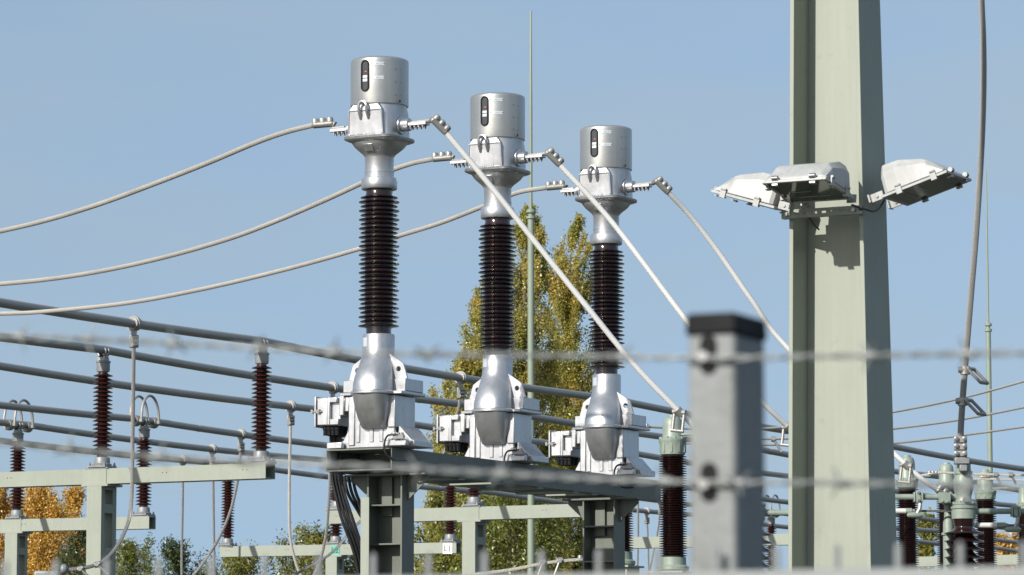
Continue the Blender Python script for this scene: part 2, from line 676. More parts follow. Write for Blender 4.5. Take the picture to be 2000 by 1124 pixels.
def portal(row, v0, v1, vpost, label, skew=0.0, du=0.0):
    u = ROWS[row] + du
    r = thing('support_portal', label, 'portal', P2(u, (v0 + v1) / 2, 0), -AL + skew, 'grey green portals under the busbars')
    c = (v0 + v1) / 2
    b = MB()
    x0, x1 = v0 - c, v1 - c
    z1 = ZB
    z0 = ZB - .185
    b.box(x0, x1, -.11, -.098, z0, z1)                 # front web of the hollow beam
    b.box(x0, x1, .098, .11, z0, z1)
    b.box(x0, x1, -.098, .098, z1 - .012, z1 - .001)
    b.box(x0, x1, -.098, .098, z0 + .001, z0 + .012)
    b.build('beam', 'steel', r)
    h = MB()
    for x in np.arange(x0 + .12, x1, 1.13):
        for q in (0, .055):
            h.lathe([(.007, -.1125), (.007, -.109)], 8, x + q, z0 + .11, axis='y')
    h.build('bolt_hole', 'ink', r)
    for vp in vpost:
        x = vp - c
        pl = MB()
        pl.box(x - .17, x + .17, -.125, .125, z1 + .0005, z1 + .0008)
        pl.box(x - .20, x + .14, -.118, -.112, z0 - .028, z1 + .001)
        pl.box(x - .19, x + .19, -.165, .165, z0 - .03, z0 - .001)
        pl.build('support_plate', 'steel', r)
        p = MB()
        zt = z0 - .031
        a, d = .105, .165
        p.box(x - a, x + a, -d, -d + .035, 0, zt)
        p.box(x - a, x + a, d - .035, d, 0, zt)
        for s in (-1, 1):
            xs = x + s * (a - .006)
            p.box(xs - .005, xs + .005, -d + .035, -d + .075, 0, zt)
            p.box(xs - .005, xs + .005, d - .075, d - .035, 0, zt)
            z = zt
            k = 0
            while z > .3:
                hh = .11 if k else .04
                p.box(xs - .004, xs + .004, -d + .075, d - .075, z - hh, z)
                z -= hh + (.17 if k == 0 else .42)
                k += 1
        p.build('post', 'steel', r)
    for v in ():
        pass
    return r


portal(0, BV[2] - .3, BV[0] + .13, [BV[1]], 'grey green steel beam on a post, the highest beam at the left')
portal(1, BV[2] - .08, BV[0] + .2, [BV[1]], 'grey green beam on a post seen under the transformer platform')
portal(1, BV[5] - .2, BV[3] + .17, [BV[4]], 'grey green beam below the highest left beam, cut by the left edge', .106, -.235)
portal(2, BV[5] - .12, BV[3] + .17, [BV[4]], 'grey green beam carrying the L1 and L2 signs', .125, -.02)
portal(2, BV[2] - .2, BV[0] + .2, [BV[1]], 'far grey green beam passing behind the galvanised fence post')
portal(3, BV[2] - .3, BV[0] + 2.5, [BV[1]], 'far grey green beam low at the right edge behind the disconnector')

# small plates at the insulators that stand off the posts are part of the beam top; signs hang on the beam
RZ90 = Matrix.Rotation(math.pi / 2, 4, 'X')


def sign(v, row, txt, m, label, w=.17, h=.18, z=ZB - .105, y=-.1185):
    r = thing('phase_sign', label, 'sign', P2(ROWS[row] - .02 + .125 * (v - (BV[5] - .12 + BV[3] + .08) / 2), v, z) + U * y, -AL + .125, 'phase signs')
    b = MB()
    b.box(-w / 2, w / 2, -.003, .003, -h / 2, h / 2)
    b.build('board', m, r, smooth=False)
    text_mesh(txt, .15, 'ink', r, Matrix.Translation((0, -.0042, 0)) @ RZ90)


sign(BV[3] + .01, 2, 'L1', 'sign', 'white sign reading L1 on the end of the far beam')
sign(BV[4] + .07, 2, 'L2', 'teal', 'teal sign reading L2 on the far beam', y=-.1245)

# ------------------------------------------------------------------ the transformer platform
AC = 0.485            # heading of the transformer row
UC = Vector((math.sin(AC), math.cos(AC), 0))
VC = Vector((math.cos(AC), -math.sin(AC), 0))
CT0 = W(740, 560, 29.72)
CT0.z = 0
CT_D = 1.975
CT_S = (W(742, 111, 29.53).z - W(742, 769, 29.47).z) / (2.992 - .428)
CT_S -= .0113
zbase = W(742, 769, 29.44).z - .428 * CT_S + .029
CT_OFF = [Vector((0, 0, 0)), Vector((-.008, 0, 0)), Vector((.006, 0, 0))]
PLAT = thing('transformer_platform', 'shaded grey green steel platform carrying the three silver transformers', 'platform',
             (CT0.x, CT0.y, 0), -AC)
p = MB()
zt, zb_ = zbase - .002, zbase - .175
y0, y1 = -.14, 4.62
x0, x1 = -.385, .20
for xa, s in ((x0, 1), (x1, -1)):                       # two long channels, flanges turned inwards
    p.box(min(xa, xa + s * .010), max(xa, xa + s * .010), y0, y1, zb_, zt)
    p.box(min(xa + s * .010, xa + s * .07), max(xa + s * .010, xa + s * .07), y0, y1, zt - .011, zt)
    p.box(min(xa + s * .010, xa + s * .07), max(xa + s * .010, xa + s * .07), y0, y1, zb_, zb_ + .011)
p.build('long_channel', 'steel_shaded', PLAT)
p = MB()
p.box(x0 + .012, x1 - .012, y0 + .50, y0 + .51, zb_ + .012, zt - .012)     # front end channel, open to the front
p.box(x0 + .072, x1 - .072, y0 - .002, y0 + .50, zt - .011, zt - .001)
p.box(x0 + .072, x1 - .072, y0 - .002, y0 + .50, zb_ + .001, zb_ + .011)
p.build('end_channel', 'steel_shaded', PLAT)
p = MB()
p.box(x0 + .012, x1 - .012, y1 - .01, y1 - .002, zb_ + .012, zt - .012)
p.build('end_plate', 'steel', PLAT)
for k in range(3):
    p = MB()
    for dy in (-.10, .22):
        p.box(x0 + .072, x1 - .072, k * CT_D + dy - .05, k * CT_D + dy + .05, zt - .012, zt - .0015)
    p.build('cross_plate', 'steel_shaded', PLAT)
for yb in (.30, .95, 1.60, 2.30, 2.95, 3.30):
    p = MB()
    p.box(x0 + .03, x1 - .008, yb, yb + .10, zb_ - .014, zb_ - .001)
    p.build('tie_plate', 'steel', PLAT, smooth=False)
# cable tray stub sticking out at the left
p = MB()
p.box(x0 - .38, x0 - .002, .50, .51, zb_ + .05, zb_ + .13)
p.box(x0 - .38, x0 - .002, .51, .60, zb_ + .05, zb_ + .06)
p.build('cable_tray', 'steel_shaded', PLAT, smooth=False)


def leg(yc, ladder):
    p = MB()
    t = .014
    xl, xr = -.135, .175
    d = .095
    ztop = zb_ - .03
    p.box(xl, xl + t, yc - d, yc + d, 0, ztop)          # flanges
    p.box(xr - t, xr, yc - d, yc + d, 0, ztop)
    p.box(xl + t, xr - t, yc + .06, yc + .07, 0, ztop)  # web
    z = ztop - .22
    for k in range(6):
        p.box(xl + t, xr - t, yc - d + .004, yc + .06, z - .012, z)
        z -= .30
    p.box(xl - .02, xr + .02, yc - d - .02, yc + d + .02, ztop, ztop + .016)    # cap plate
    p.box(xl + .06, xl + .15, yc + .03, yc + .06, ztop - .30, ztop)
    o = p.build('leg', 'steel_shaded', PLAT, smooth=False)
    for s, xa in ((-1, xl), (1, xr)):
        gm = MB()
        gm.prism([(xa, ztop), (xa + s * .18, ztop), (xa + s * .18, ztop - .03), (xa, ztop - .19)], 'y', yc - .01, yc + .004)
        gm.box(min(xa, xa + s * .20), max(xa, xa + s * .20), yc - d, yc + d, ztop + .002, ztop + .015)
        gm.build('gusset', 'steel_shaded', PLAT, smooth=False)
    return o


leg(.16, True)
leg(3.86, True)
p = MB()
p.box(-.125, -.052, -.05, -.04, 0, zb_ - .20)
p.box(-.125, -.115, -.04, .05, 0, zb_ - .20)
p.build('cable_duct', 'steel', PLAT, smooth=False)


# ------------------------------------------------------------------ current transformers
def make_ct():
    r = thing('current_transformer', 'x', 'transformer', (0, 0, 0), -AC, 'silver current transformers on the platform')
    r.scale = (CT_S,) * 3
    # tank
    m = MB()
    m.box(-.20, .20, -.10, .22, .002, .405)
    m.box(-.20, -.145, -.112, .05, .02, .40)
    m.box(.145, .212, -.115, .12, .15, .40)
    m.build('tank', 'silver', r, bevel=.008)
    ri = MB()
    for x in (-.118, .0, .085):
        ri.box(x - .016, x + .016, -.109, -.0995, .045, .24)
    ri.build('tank_rib', 'silver', r, bevel=.003)
    # rim flange with a bulge round the spigot
    out = []
    for t in np.linspace(math.pi, 2 * math.pi, 15):
        out.append((.03 + .175 * math.cos(t), -.135 + .16 * math.sin(t)))
    poly = [(-.27, .25), (-.27, -.125)] + out + [(.275, -.125), (.275, .25)]
    m = MB()
    m.prism(poly, 'z', .402, .428)
    m.build('rim_flange', 'silver', r, bevel=.006)
    # pipe housing that swings forward from the neck into a trough below the rim
    rg = [sup(.145, .026, -.080, .090, .060, 5), sup(.155, .027, -.083, .102, .073, 4.5), sup(.22, .028, -.100, .118, .098, 4), sup(.31, .030, -.124, .132, .124, 3.6),
          sup(.40, .03, -.137, .139, .138, 3.2)]
    m = MB()
    m.loft(rg)
    m.build('trough', 'silver', r, angle=60)
    rg = [sup(.43, .03, -.137, .142, .14, 3.0), sup(.48, .03, -.134, .143, .14, 2.8), sup(.53, .028, -.120, .141, .138, 2.5),
          sup(.58, .022, -.096, .137, .134, 2.2), sup(.63, .014, -.062, .132, .13, 2), sup(.68, .006, -.028, .1275, .126, 2),
          sup(.72, .001, -.008, .124, .124, 2), sup(.76, 0, 0, .1225, .1225, 2), sup(.866, 0, 0, .1225, .1225, 2), sup(.874, 0, 0, .118, .118, 2)]
    m = MB()
    m.loft(rg)
    m.build('spigot', 'silver', r, angle=60)
    m = MB()
    m.box(-.255, -.12, -.10, .22, .429, .525)
    m.box(.12, .27, -.06, .22, .429, .525)
    m.build('shoulder', 'silver', r, bevel=.006)
    # lifting ears with holes
    for s, xa, xb in ((-1, -.235, -.08), (1, .12, .275)):
        m = MB()
        ix, ox = (xa, xb) if s > 0 else (xb, xa)
        outer = [(ix, .526), (ox, .526), (ox - s * .035, .64), (ox - s * .07, .665), (ix, .72)]
        hx, hz = ox - s * .075, .60
        n = 20
        # ring of quads between a hole and the outline
        def outline(t):
            d = Vector((math.cos(t), math.sin(t)))
            best = None
            for i in range(len(outer)):
                a = Vector(outer[i]) - Vector((hx, hz))
                b_ = Vector(outer[(i + 1) % len(outer)]) - Vector((hx, hz))
                e = b_ - a
                den = d.x * e.y - d.y * e.x
                if abs(den) < 1e-9:
                    continue
                k = (a.x * e.y - a.y * e.x) / den
                q = (a.x * d.y - a.y * d.x) / den
                if k > 0 and -1e-6 <= q <= 1 + 1e-6 and (best is None or k < best):
                    best = k
            return (hx + d.x * best, hz + d.y * best)
        angs = sorted([2 * math.pi * i / n for i in range(n)] +
                      [math.atan2(q[1] - hz, q[0] - hx) % (2 * math.pi) for q in outer])
        vs, fs = [], []
        for t in angs:
            o = outline(t)
            h = (hx + .021 * math.cos(t), hz + .021 * math.sin(t))
            for y in (-.045, -.025):
                vs += [(h[0], y, h[1]), (o[0], y, o[1])]
        q = len(angs)
        for i in range(q):
            j = (i + 1) % q
            a, b_ = i * 4, j * 4
            fs += [(a, a + 1, b_ + 1, b_), (a + 2, b_ + 2, b_ + 3, a + 3), (a + 1, a + 3, b_ + 3, b_ + 1), (a, b_, b_ + 2, a + 2)]
        m.add(vs, fs)
        m.build('lifting_ear', 'silver', r, smooth=False)
    # terminal box
    m = MB()
    m.box(-.47, -.275, -.10, .09, .18, .402)
    m.box(-.275, -.235, -.125, .07, .255, .41)
    m.box(-.235, -.201, -.105, .05, .285, .401)
    m.build('terminal_box', 'silver', r, bevel=.006)
    m = MB()
    m.box(-.375, -.352, -.135, -.1005, .185, .398)
    m.box(-.352, -.2755, -.135, -.1005, .185, .232)
    m.box(-.352, -.290, -.135, -.1005, .356, .398)
    m.box(-.466, -.3755, -.128, -.1005, .187, .396)
    m.build('box_front', 'silver', r, bevel=.005)
    m = MB()
    m.box(-.488, -.473, -.138, .095, .172, .408)
    m.build('box_door', 'silver', r, bevel=.003)
    m = MB()
    m.box(-.508, -.42, -.146, -.1385, .287, .297)
    m.box(-.460, -.435, -.152, -.129, .277, .307)
    m.box(-.512, -.494, -.15, -.13, .277, .307)
    m.build('latch', 'bolt', r, smooth=False)
    m = MB()
    for x in (-.42, -.385, -.35, -.315):
        for y in (-.08, -.02, .04):
            m.lathe([(.017, .11), (.017, .15), (.022, .152), (.022, .179)], 10, x, y)
    m.build('cable_gland', 'black', r)
    # feet
    m = MB()
    m.prism([(.2125, .165), (.228, .165), (.325, .06), (.355, .052), (.355, .003), (.2125, .003)], 'y', -.07, .22)
    m.build('foot', 'silver', r, bevel=.010)
    m = MB()
    m.box(.13, .335, -.165, -.118, .003, .052)
    m.prism([(.165, .053), (.20, .115), (.226, .115), (.28, .053)], 'y', -.15, -.118)
    m.build('foot', 'silver', r, bevel=.008)
    m = MB()
    m.prism([(-.2005, .135), (-.22, .135), (-.265, .055), (-.35, .05), (-.35, .003), (-.2005, .003)], 'y', -.085, -.03)
    m.prism([(-.2005, .17), (-.235, .17), (-.29, .07), (-.36, .06), (-.36, .003), (-.2005, .003)], 'y', .10, .2)
    m.build('foot', 'silver', r, bevel=.005)
    m = MB()
    m.box(-.37, -.24, -.145, -.103, .003, .05)
    m.build('foot', 'silver', r, bevel=.004)
    m = MB()                                            # earthing strap on the right foot
    pts = spline([(.28, -.185, .085), (.24, -.195, .088), (.195, -.20, .08), (.172, -.205, .03), (.178, -.20, -.05), (.225, -.15, -.10), (.30, -.10, -.10)], 6)
    m.tube(pts, .008, 8)
    m.build('earth_wire', 'rubber', r)
    m = MB()
    m.box(.235, .325, -.19, -.167, .056, .086)
    for x in (.25, .28, .31):
        m.lathe([(.012, .086), (.012, .102)], 6, x, -.178)
    m.build('earth_lug', 'bolt', r, smooth=False)
    # porcelain
    m = MB()
    m.lathe([(.096, .868), (.096, .925)] + sheds(.925, 1.948, 30, .107, .157, .144, thick=.26, droop=.16, tip=.10) + [(.103, 1.955), (.103, 1.995)], 40)
    m.build('porcelain', 'porcelain', r, angle=50)
    # head
    m = MB()
    m.lathe([(.120, 1.988), (.134, 1.992), (.138, 2.0), (.138, 2.068), (.132, 2.078), (.113, 2.082), (.113, 2.118), (.1145, 2.12), (.1145, 2.125), (.111, 2.127)], 40)
    m.build('neck_collar', 'silver', r)
    m = MB()
    k = 64
    m.loft([sup(2.115, 0, 0, .110, .110, 2, k), sup(2.235, 0, 0, .111, .111, 2, k), sup(2.25, 0, 0, .116, .116, 2.05, k), sup(2.268, 0, 0, .130, .130, 2.2, k),
            sup(2.29, 0, 0, .152, .152, 2.5, k), sup(2.312, 0, 0, .170, .170, 3, k), sup(2.335, 0, 0, .180, .180, 3.6, k),
            sup(2.352, 0, 0, .185, .185, 4.5, k)])
    m.build('head_bowl', 'silver', r, angle=60)
    m = MB()
    m.loft([sup(2.350, 0, 0, .188, .188, 6, k), sup(2.362, 0, 0, .212, .212, 7.5, k), sup(2.372, 0, 0, .217, .217, 8, k), sup(2.376, 0, 0, .214, .214, 8, k)])
    m.loft([sup(2.378, 0, 0, .214, .214, 8, k), sup(2.386, 0, 0, .216, .216, 8, k), sup(2.392, 0, 0, .210, .210, 8, k)])
    m.build('head_flange', 'silver', r, angle=45)
    m = MB()
    m.hexa([(-.04, -.150, 2.272), (.035, -.150, 2.272), (.035, -.09, 2.272), (-.04, -.09, 2.272)], [(-.045, -.185, 2.325), (.04, -.185, 2.325), (.04, -.09, 2.325), (-.045, -.09, 2.325)])
    m.build('bowl_boss', 'silver', r, bevel=.004)
    m = MB()
    m.loft([sup(2.390, 0, 0, .190, .190, 6, k), sup(2.44, 0, 0, .190, .190, 5.6, k), sup(2.50, 0, 0, .193, .193, 4.6, k), sup(2.55, 0, 0, .198, .198, 3.6, k),
            sup(2.59, 0, 0, .204, .204, 2.7, k), sup(2.62, 0, 0, .209, .209, 2.1, k), sup(2.636, 0, 0, .212, .212, 2.0, k)])
    m.build('head_body', 'silver', r, angle=60)
    m = MB()                                            # flat front panel standing out of the rounded body
    m.hexa([(-.162, -.203, 2.394), (.150, -.203, 2.394), (.150, -.12, 2.394), (-.162, -.12, 2.394)],
           [(-.152, -.2155, 2.58), (.140, -.2155, 2.58), (.140, -.12, 2.58), (-.152, -.12, 2.58)])
    m.hexa([(-.152, -.2155, 2.581), (.140, -.2155, 2.581), (.140, -.12, 2.581), (-.152, -.12, 2.581)],
           [(-.115, -.212, 2.63), (.105, -.212, 2.63), (.105, -.12, 2.63), (-.115, -.12, 2.63)])
    m.build('front_panel', 'silver', r, bevel=.006)
    m = MB()
    for x, xt in ((-.156, -.147), (.146, .137)):
        m.tube([(x, -.206, 2.396), (xt, -.218, 2.58)], .006, 8)
    m.tube([(-.152, -.2175, 2.58), (.140, -.2175, 2.58)], .005, 8)
    m.build('panel_edge', 'silver', r)
    m = MB()
    for x in (-.15, -.09, -.02, .06, .14):
        m.lathe([(.010, 2.392), (.010, 2.404), (.006, 2.410)], 8, x, -.201)
    m.build('panel_bolt', 'silver', r)
    m = MB()                                            # U shaped lifting eye
    pts = [(-.044, -.21, 2.515), (-.044, -.238, 2.56), (-.044, -.246, 2.60)]
    pts += [(-.010 + .034 * math.cos(t), -.248, 2.608 + .036 * math.sin(t)) for t in np.linspace(math.pi, 0, 11)]
    pts += [(.024, -.246, 2.60), (.024, -.238, 2.56), (.024, -.21, 2.515)]
    m.tube(pts, .0115, 10)
    for x in (-.044, .024):
        m.tube([(x, -.205, 2.545), (x, -.24, 2.572)], [.021, .012], 10)
    m.build('lifting_eye', 'silver', r)
    # bell cover
    prof = [(.214, 2.632), (.2225, 2.634), (.2235, 2.64), (.2235, 2.97), (.2225, 2.983), (.215, 2.992), (.20, 2.999), (.10, 3.006), (.0, 3.008)]
    m = MB()
    m.lathe(prof, 72, cap=False)
    m.build('bell_cover', 'alu', r, angle=40)
    m = MB()
    for t in (35, 48):
        for z in (2.70, 2.80, 2.90):
            a = R(-90 + t + 27)
            m.lathe([(.005, .2225), (.005, .227)], 8, 0, 0, axis='x')
            for q in range(len(m.v) - 16, len(m.v)):
                x, y, zz = m.v[q]
                m.v[q] = (x * math.cos(a) - y * math.sin(a), x * math.sin(a) + y * math.cos(a), zz + z)
    m.build('cover_rivet', 'bolt', r, smooth=False)
    m = MB()
    a = R(-20)
    m.box(.2245 * math.cos(a) - .012, .2245 * math.cos(a) + .012, .2245 * math.sin(a) - .012, .2245 * math.sin(a) + .012, 2.645, 2.663)
    m.build('cover_catch', 'ink', r, smooth=False)

    def arc(a0, a1, z0, z1, r0, r1, mb):
        n = 8
        vs, fs = [], []
        for i in range(n + 1):
            t = a0 + (a1 - a0) * i / n
            for rr in (r0, r1):
                for z in (z0, z1):
                    vs.append((rr * math.sin(t), -rr * math.cos(t), z))
        for i in range(n):
            b_ = i * 4
            fs += [(b_, b_ + 1, b_ + 5, b_ + 4), (b_ + 2, b_ + 6, b_ + 7, b_ + 3), (b_ + 1, b_ + 3, b_ + 7, b_ + 5), (b_, b_ + 4, b_ + 6, b_ + 2)]
        fs += [(0, 2, 3, 1), (n * 4, n * 4 + 1, n * 4 + 3, n * 4 + 2)]
        mb.add(vs, fs)

    def stadium(hw, z0, z1, rad, n=12):
        zc0, zc1 = z0 + hw, z1 - hw
        pts = [(hw * math.cos(t), zc1 + hw * math.sin(t)) for t in np.linspace(0, math.pi, n)]
        pts += [(hw * math.cos(t), zc0 + hw * math.sin(t)) for t in np.linspace(math.pi, 2 * math.pi, n)]
        return [(x, -math.sqrt(rad * rad - x * x), z) for x, z in pts]
    # oil level window
    m = MB()
    a_, b_ = stadium(.036, 2.722, 2.968, .2305), stadium(.036, 2.722, 2.968, .2215)
    c_ = stadium(.025, 2.733, 2.957, .2305)
    n = len(a_)
    m.add(a_ + b_ + c_, [(i, (i + 1) % n, n + (i + 1) % n, n + i) for i in range(n)] +
          [(i, 2 * n + i, 2 * n + (i + 1) % n, (i + 1) % n) for i in range(n)])
    wf = m.build('oil_window', 'black', r, smooth=False)
    m = MB()
    c2 = stadium(.0255, 2.733, 2.957, .2255)
    m.add(c2, [tuple(range(n))])
    m.build('gauge_glass', 'gauge', wf, smooth=False)
    m = MB()
    arc(-.085, .085, 2.80, 2.822, .2255, .2275, m)
    arc(-.085, .085, 2.828, 2.848, .2255, .2275, m)
    m.build('gauge_float', 'plate', wf, smooth=False)
    m = MB()
    arc(-.01, .07, 2.873, 2.881, .2255, .2275, m)
    m.build('gauge_mark', 'red', wf, smooth=False)
    for z, tx in ((2.935, 'MAX'), (2.828, 'MIN')):
        m = MB()
        arc(.20, .68, z - .013, z + .013, .2235, .2255, m)
        pl = m.build('level_plate', 'plate', r, smooth=False)
        X = Matrix.Rotation(.48, 4, 'Z') @ Matrix.Translation((0, -.2262, z)) @ RZ90
        text_mesh(tx, .022, 'ink_pale', pl, X)
        m = MB()
        for t in (.22, .66):
            X = Matrix.Rotation(t, 4, 'Z')
            vs = [X @ Vector((.004 * math.cos(q), -.2265, z + .004 * math.sin(q))) for q in np.linspace(0, 2 * math.pi, 9)[:-1]]
            m.add(vs, [tuple(range(8))])
        m.build('plate_screw', 'ink', pl, smooth=False)
    m = MB()
    arc(-.74, -.28, .775, .845, .122, .1255, m)
    m.build('rating_plate', 'plate', r, smooth=False)
    # primary terminals left and right
    for s in (-1, 1):
        m = MB()
        m.lathe([(.075, s * .185), (.072, s * .205), (.05, s * .207), (.05, s * .265), (.046, s * .27)], 24, 0, 2.478, axis='x')
        m.box(min(s * .26, s * .425), max(s * .26, s * .425), -.035, .035, 2.464, 2.49)
        tm = m.build('terminal', 'silver', r, bevel=.003)
        m = MB()
        for i in range(4):
            for y in (-.02, .02):
                x = s * (.285 + .036 * i)
                m.lathe([(.0105, 2.450), (.0105, 2.464)], 6, x, y)
                m.lathe([(.006, 2.438), (.006, 2.450)], 6, x, y)
        m.build('bolt', 'bolt', tm, smooth=False)
    return r


ct0 = make_ct()
ct_labels = ['tall silver current transformer nearest on the platform, left of the other two',
             'silver current transformer standing in the middle of the platform row',
             'silver current transformer at the far right end of the platform row']
CTS = []
for i in range(3):
    loc = Vector((CT0.x, CT0.y, zbase)) + UC * (CT_D * i) + CT_OFF[i]
    if i == 0:
        ct0.location = loc
        ct0['label'] = ct_labels[0]
        CTS.append(ct0)
    else:
        CTS.append(dup(ct0, loc, ct_labels[i]))


def ct_pt(i, x, y, z):
    c = Vector((CT0.x, CT0.y, zbase)) + UC * (CT_D * i) + CT_OFF[i]
    return c + (VC * x + UC * y + Vector((0, 0, z))) * CT_S


# ------------------------------------------------------------------ conductors on the transformers
def clamp_mesh(a, d, up, length=.17, r=.03, bolts=3):
    """grooved cable clamp from point a along d, domed bolts on the side up"""
    d = d.normalized()
    up = (up - d * up.dot(d)).normalized()
    m = MB()
    m.tube([a + d * t for t in (0, .012, length - .012, length)], [r * .6, r, r, r * .6], 12)
    bm_ = MB()
    for k in range(bolts):
        c = a + d * (length * ((.16 + .34 * k) if bolts == 3 else (.25 + .5 * k))) + up * (r * .5)
        rb = min(r * 1.02, length * .168)
        bm_.tube([c, c + up * (r * .9), c + up * (r * 1.25), c + up * (r * 1.45), c + up * (r * 1.52)], [rb, rb, rb * .88, rb * .55, rb * .1], 14)
    return m, bm_


def loop_bracket(c, axis, down, side, size=.16, w=.07, r=.012):
    """earthing bracket: a clamp on the cable at c and a long closed loop"""
    m = MB()
    axis, down, side = axis.normalized(), down.normalized(), side.normalized()
    m.tube([c - axis * .03, c + axis * .03], .034, 12)
    m.tube([c - side * .055, c + side * .055], .022, 10)
    a, b = c - side * (w / 2), c + side * (w / 2)
    m.tube([a, a + down * size], r, 8)
    m.tube([b, b + down * size], r, 8)
    m.tube([a + down * size - side * r, b + down * size + side * r], r, 8)
    return m


Zv = Vector((0, 0, 1))
left_px = [[(612, 245), (560, 258), (500, 279), (400, 321), (300, 360), (200, 397), (100, 428), (0, 452), (-160, 484)],
           [(846, 311), (800, 321), (740, 343), (640, 389), (540, 432), (440, 469), (300, 508), (150, 538), (0, 555), (-160, 562)],
           [(1068, 367), (1010, 377), (940, 405), (860, 436), (780, 461), (700, 487), (560, 526), (400, 564), (250, 592), (100, 608), (0, 613), (-160, 612)]]
right_px = [[(870, 258), (960, 366), (1050, 479), (1150, 604), (1240, 714), (1327, 805), (1400, 875)],
            [(1092, 321), (1200, 440), (1345, 632), (1420, 722), (1490, 788), (1540, 835), (1590, 880)],
            [(1304, 375), (1349, 423), (1402, 491), (1470, 589), (1539, 681), (1770, 909), (1838, 962)]]
names3 = ['nearest', 'middle', 'farthest']
for i in range(3):
    Yc = CT0.y + UC.y * CT_D * i
    # left side
    A = ct_pt(i, -.40, 0, 2.495)
    r = thing('conductor_cable', 'stranded conductor sagging left from the %s silver transformer' % names3[i], 'cable', A, 0,
              'conductors sagging to the left')
    path = [W(x, y, Yc + .22 + (left_px[i][0][0] - x) / 900.0 * 3.2) for x, y in left_px[i]]
    st = path[0]
    m = MB()
    m.tube([q - A for q in spline(path, 8)], .0205, 12)
    m.build('strand', 'cable', r)
    d = (path[0] - W(left_px[i][0][0] + 45, left_px[i][0][1] - 4, Yc + .2)).normalized()
    a0 = path[0] - d * .16
    m, bm_ = clamp_mesh(a0 - A, d, Zv, .17, .027)
    pm = MB()                                            # pad down to the terminal bar
    b1 = ct_pt(i, -.415, 0, 2.498) - A
    b2 = ct_pt(i, -.31, 0, 2.499) - A
    pm.tube([a0 - A + d * .02, a0 - A - d * .01, b1, b2], [.022, .021, .014, .011], 8)
    m.v, m.f = m.v, m.f
    cl = m.build('clamp', 'fitting', r)
    bm_.build('bolt', 'fitting', cl)
    pm.build('clamp_pad', 'fitting', cl)
    # right side
    B = ct_pt(i, .42, 0, 2.495)
    r = thing('conductor_cable', 'bright stranded conductor falling right from the %s silver transformer' % names3[i], 'cable', B, 0,
              'conductors falling to the right')
    n = len(right_px[i])
    path = [W(x, y, Yc - .27 + .9 * k / (n - 1)) for k, (x, y) in enumerate(right_px[i])]
    m = MB()
    m.tube([q - B for q in spline(path, 8)], .0225, 12)
    m.build('strand', 'cable_lit', r)
    d = (W(right_px[i][0][0] + 40, right_px[i][0][1] + 40, path[0].y + .05) - path[0]).normalized()
    m, bm_ = clamp_mesh(path[0] - d * .15 - B, d, Vector((.75, 0, .66)),   .165, .028)
    cl = m.build('clamp', 'fitting', r)
    bm_.build('bolt', 'fitting', cl)
    pm = MB()
    pm.tube([ct_pt(i, .28, 0, 2.492) - B, ct_pt(i, .42, 0, 2.496) - B, ct_pt(i, .45, 0, 2.496) - B, path[0] - d * .135 - B], [.013, .014, .02, .024], 8)
    pm.build('clamp_pad', 'fitting', cl)
    q = path[5]
    d2 = (path[5] - path[4]).normalized()
    m = loop_bracket(q - B, d2, Vector((-.12, 0, -1)), (V * .8 + Vector((0, 0, -.1))).normalized(), .15, .085, .0125)
    m.build('earthing_bracket', 'fitting', r)
    e, d3 = path[-1], (path[-1] - path[-2]).normalized()
    m, bm_ = clamp_mesh(e - B - d3 * .06, d3, Vector((.6, 0, .8)), .17, .03)
    c2 = m.build('clamp', 'fitting', r)
    bm_.build('bolt', 'fitting', c2)


# ------------------------------------------------------------------ droppers from the busbars
def dropper(bus, px, pts, label, r=.022, clampy=True, extra=None, matn='cable_grey'):
    p0, uu = bus_at(bus, px)
    t = thing('dropper_cable', label, 'cable', p0, 0, 'dropper cables hanging from the busbars')
    Y = p0.y
    path = [p0 + Vector((0, 0, -.06))] + [W(x, y, Y + dY) for x, y, dY in pts]
    m = MB()
    m.tube([q - p0 for q in spline(path, 8)], r, 10)
    m.build('strand', matn, t)
    m = MB()
    m.tube([-U * .05, U * .05], .078, 16)
    m.tube([-U * .02, U * .02], .088, 16)
    cz = MB()
    m.box(-.03, .03, -.03, .03, -.13, -.05)
    c = m.build('busbar_clamp', 'fitting', t)
    m = MB()
    m.box(-.05, .05, -.035, .035, -.27, -.13)
    for z in (-.155, -.20, -.245):
        m.tube([(-.01, -.05, z), (.06, -.05, z)], .022, 8)
    m.build('cable_grip', 'fitting', t, bevel=.006)
    if extra:
        extra(t, p0)
    return t


def ex1(t, p0):
    for px, py in ((190, 1103), (157, 1112)):
        q = W(px, py, p0.y - .9)
        m = loop_bracket(q - p0, Vector((1, 0, .2)), Vector((.75, 0, -.65)), Vector((0, 1, 0)), .16, .07, .012)
        m.build('earthing_bracket', 'fitting', t)
    q = W(118, 1112, p0.y - .9) - p0
    m = MB()
    m.tube([q + Vector((.0, 0, 0)), q + Vector((.05, 0, 0)), q + Vector((.08, 0, 0))], [.05, .06, .03], 12)
    m.box(q.x - .28, q.x - .01, q.y - .1, q.y + .1, q.z - .16, q.z - .02)
    m.build('terminal_head', 'zinc', t, bevel=.02)


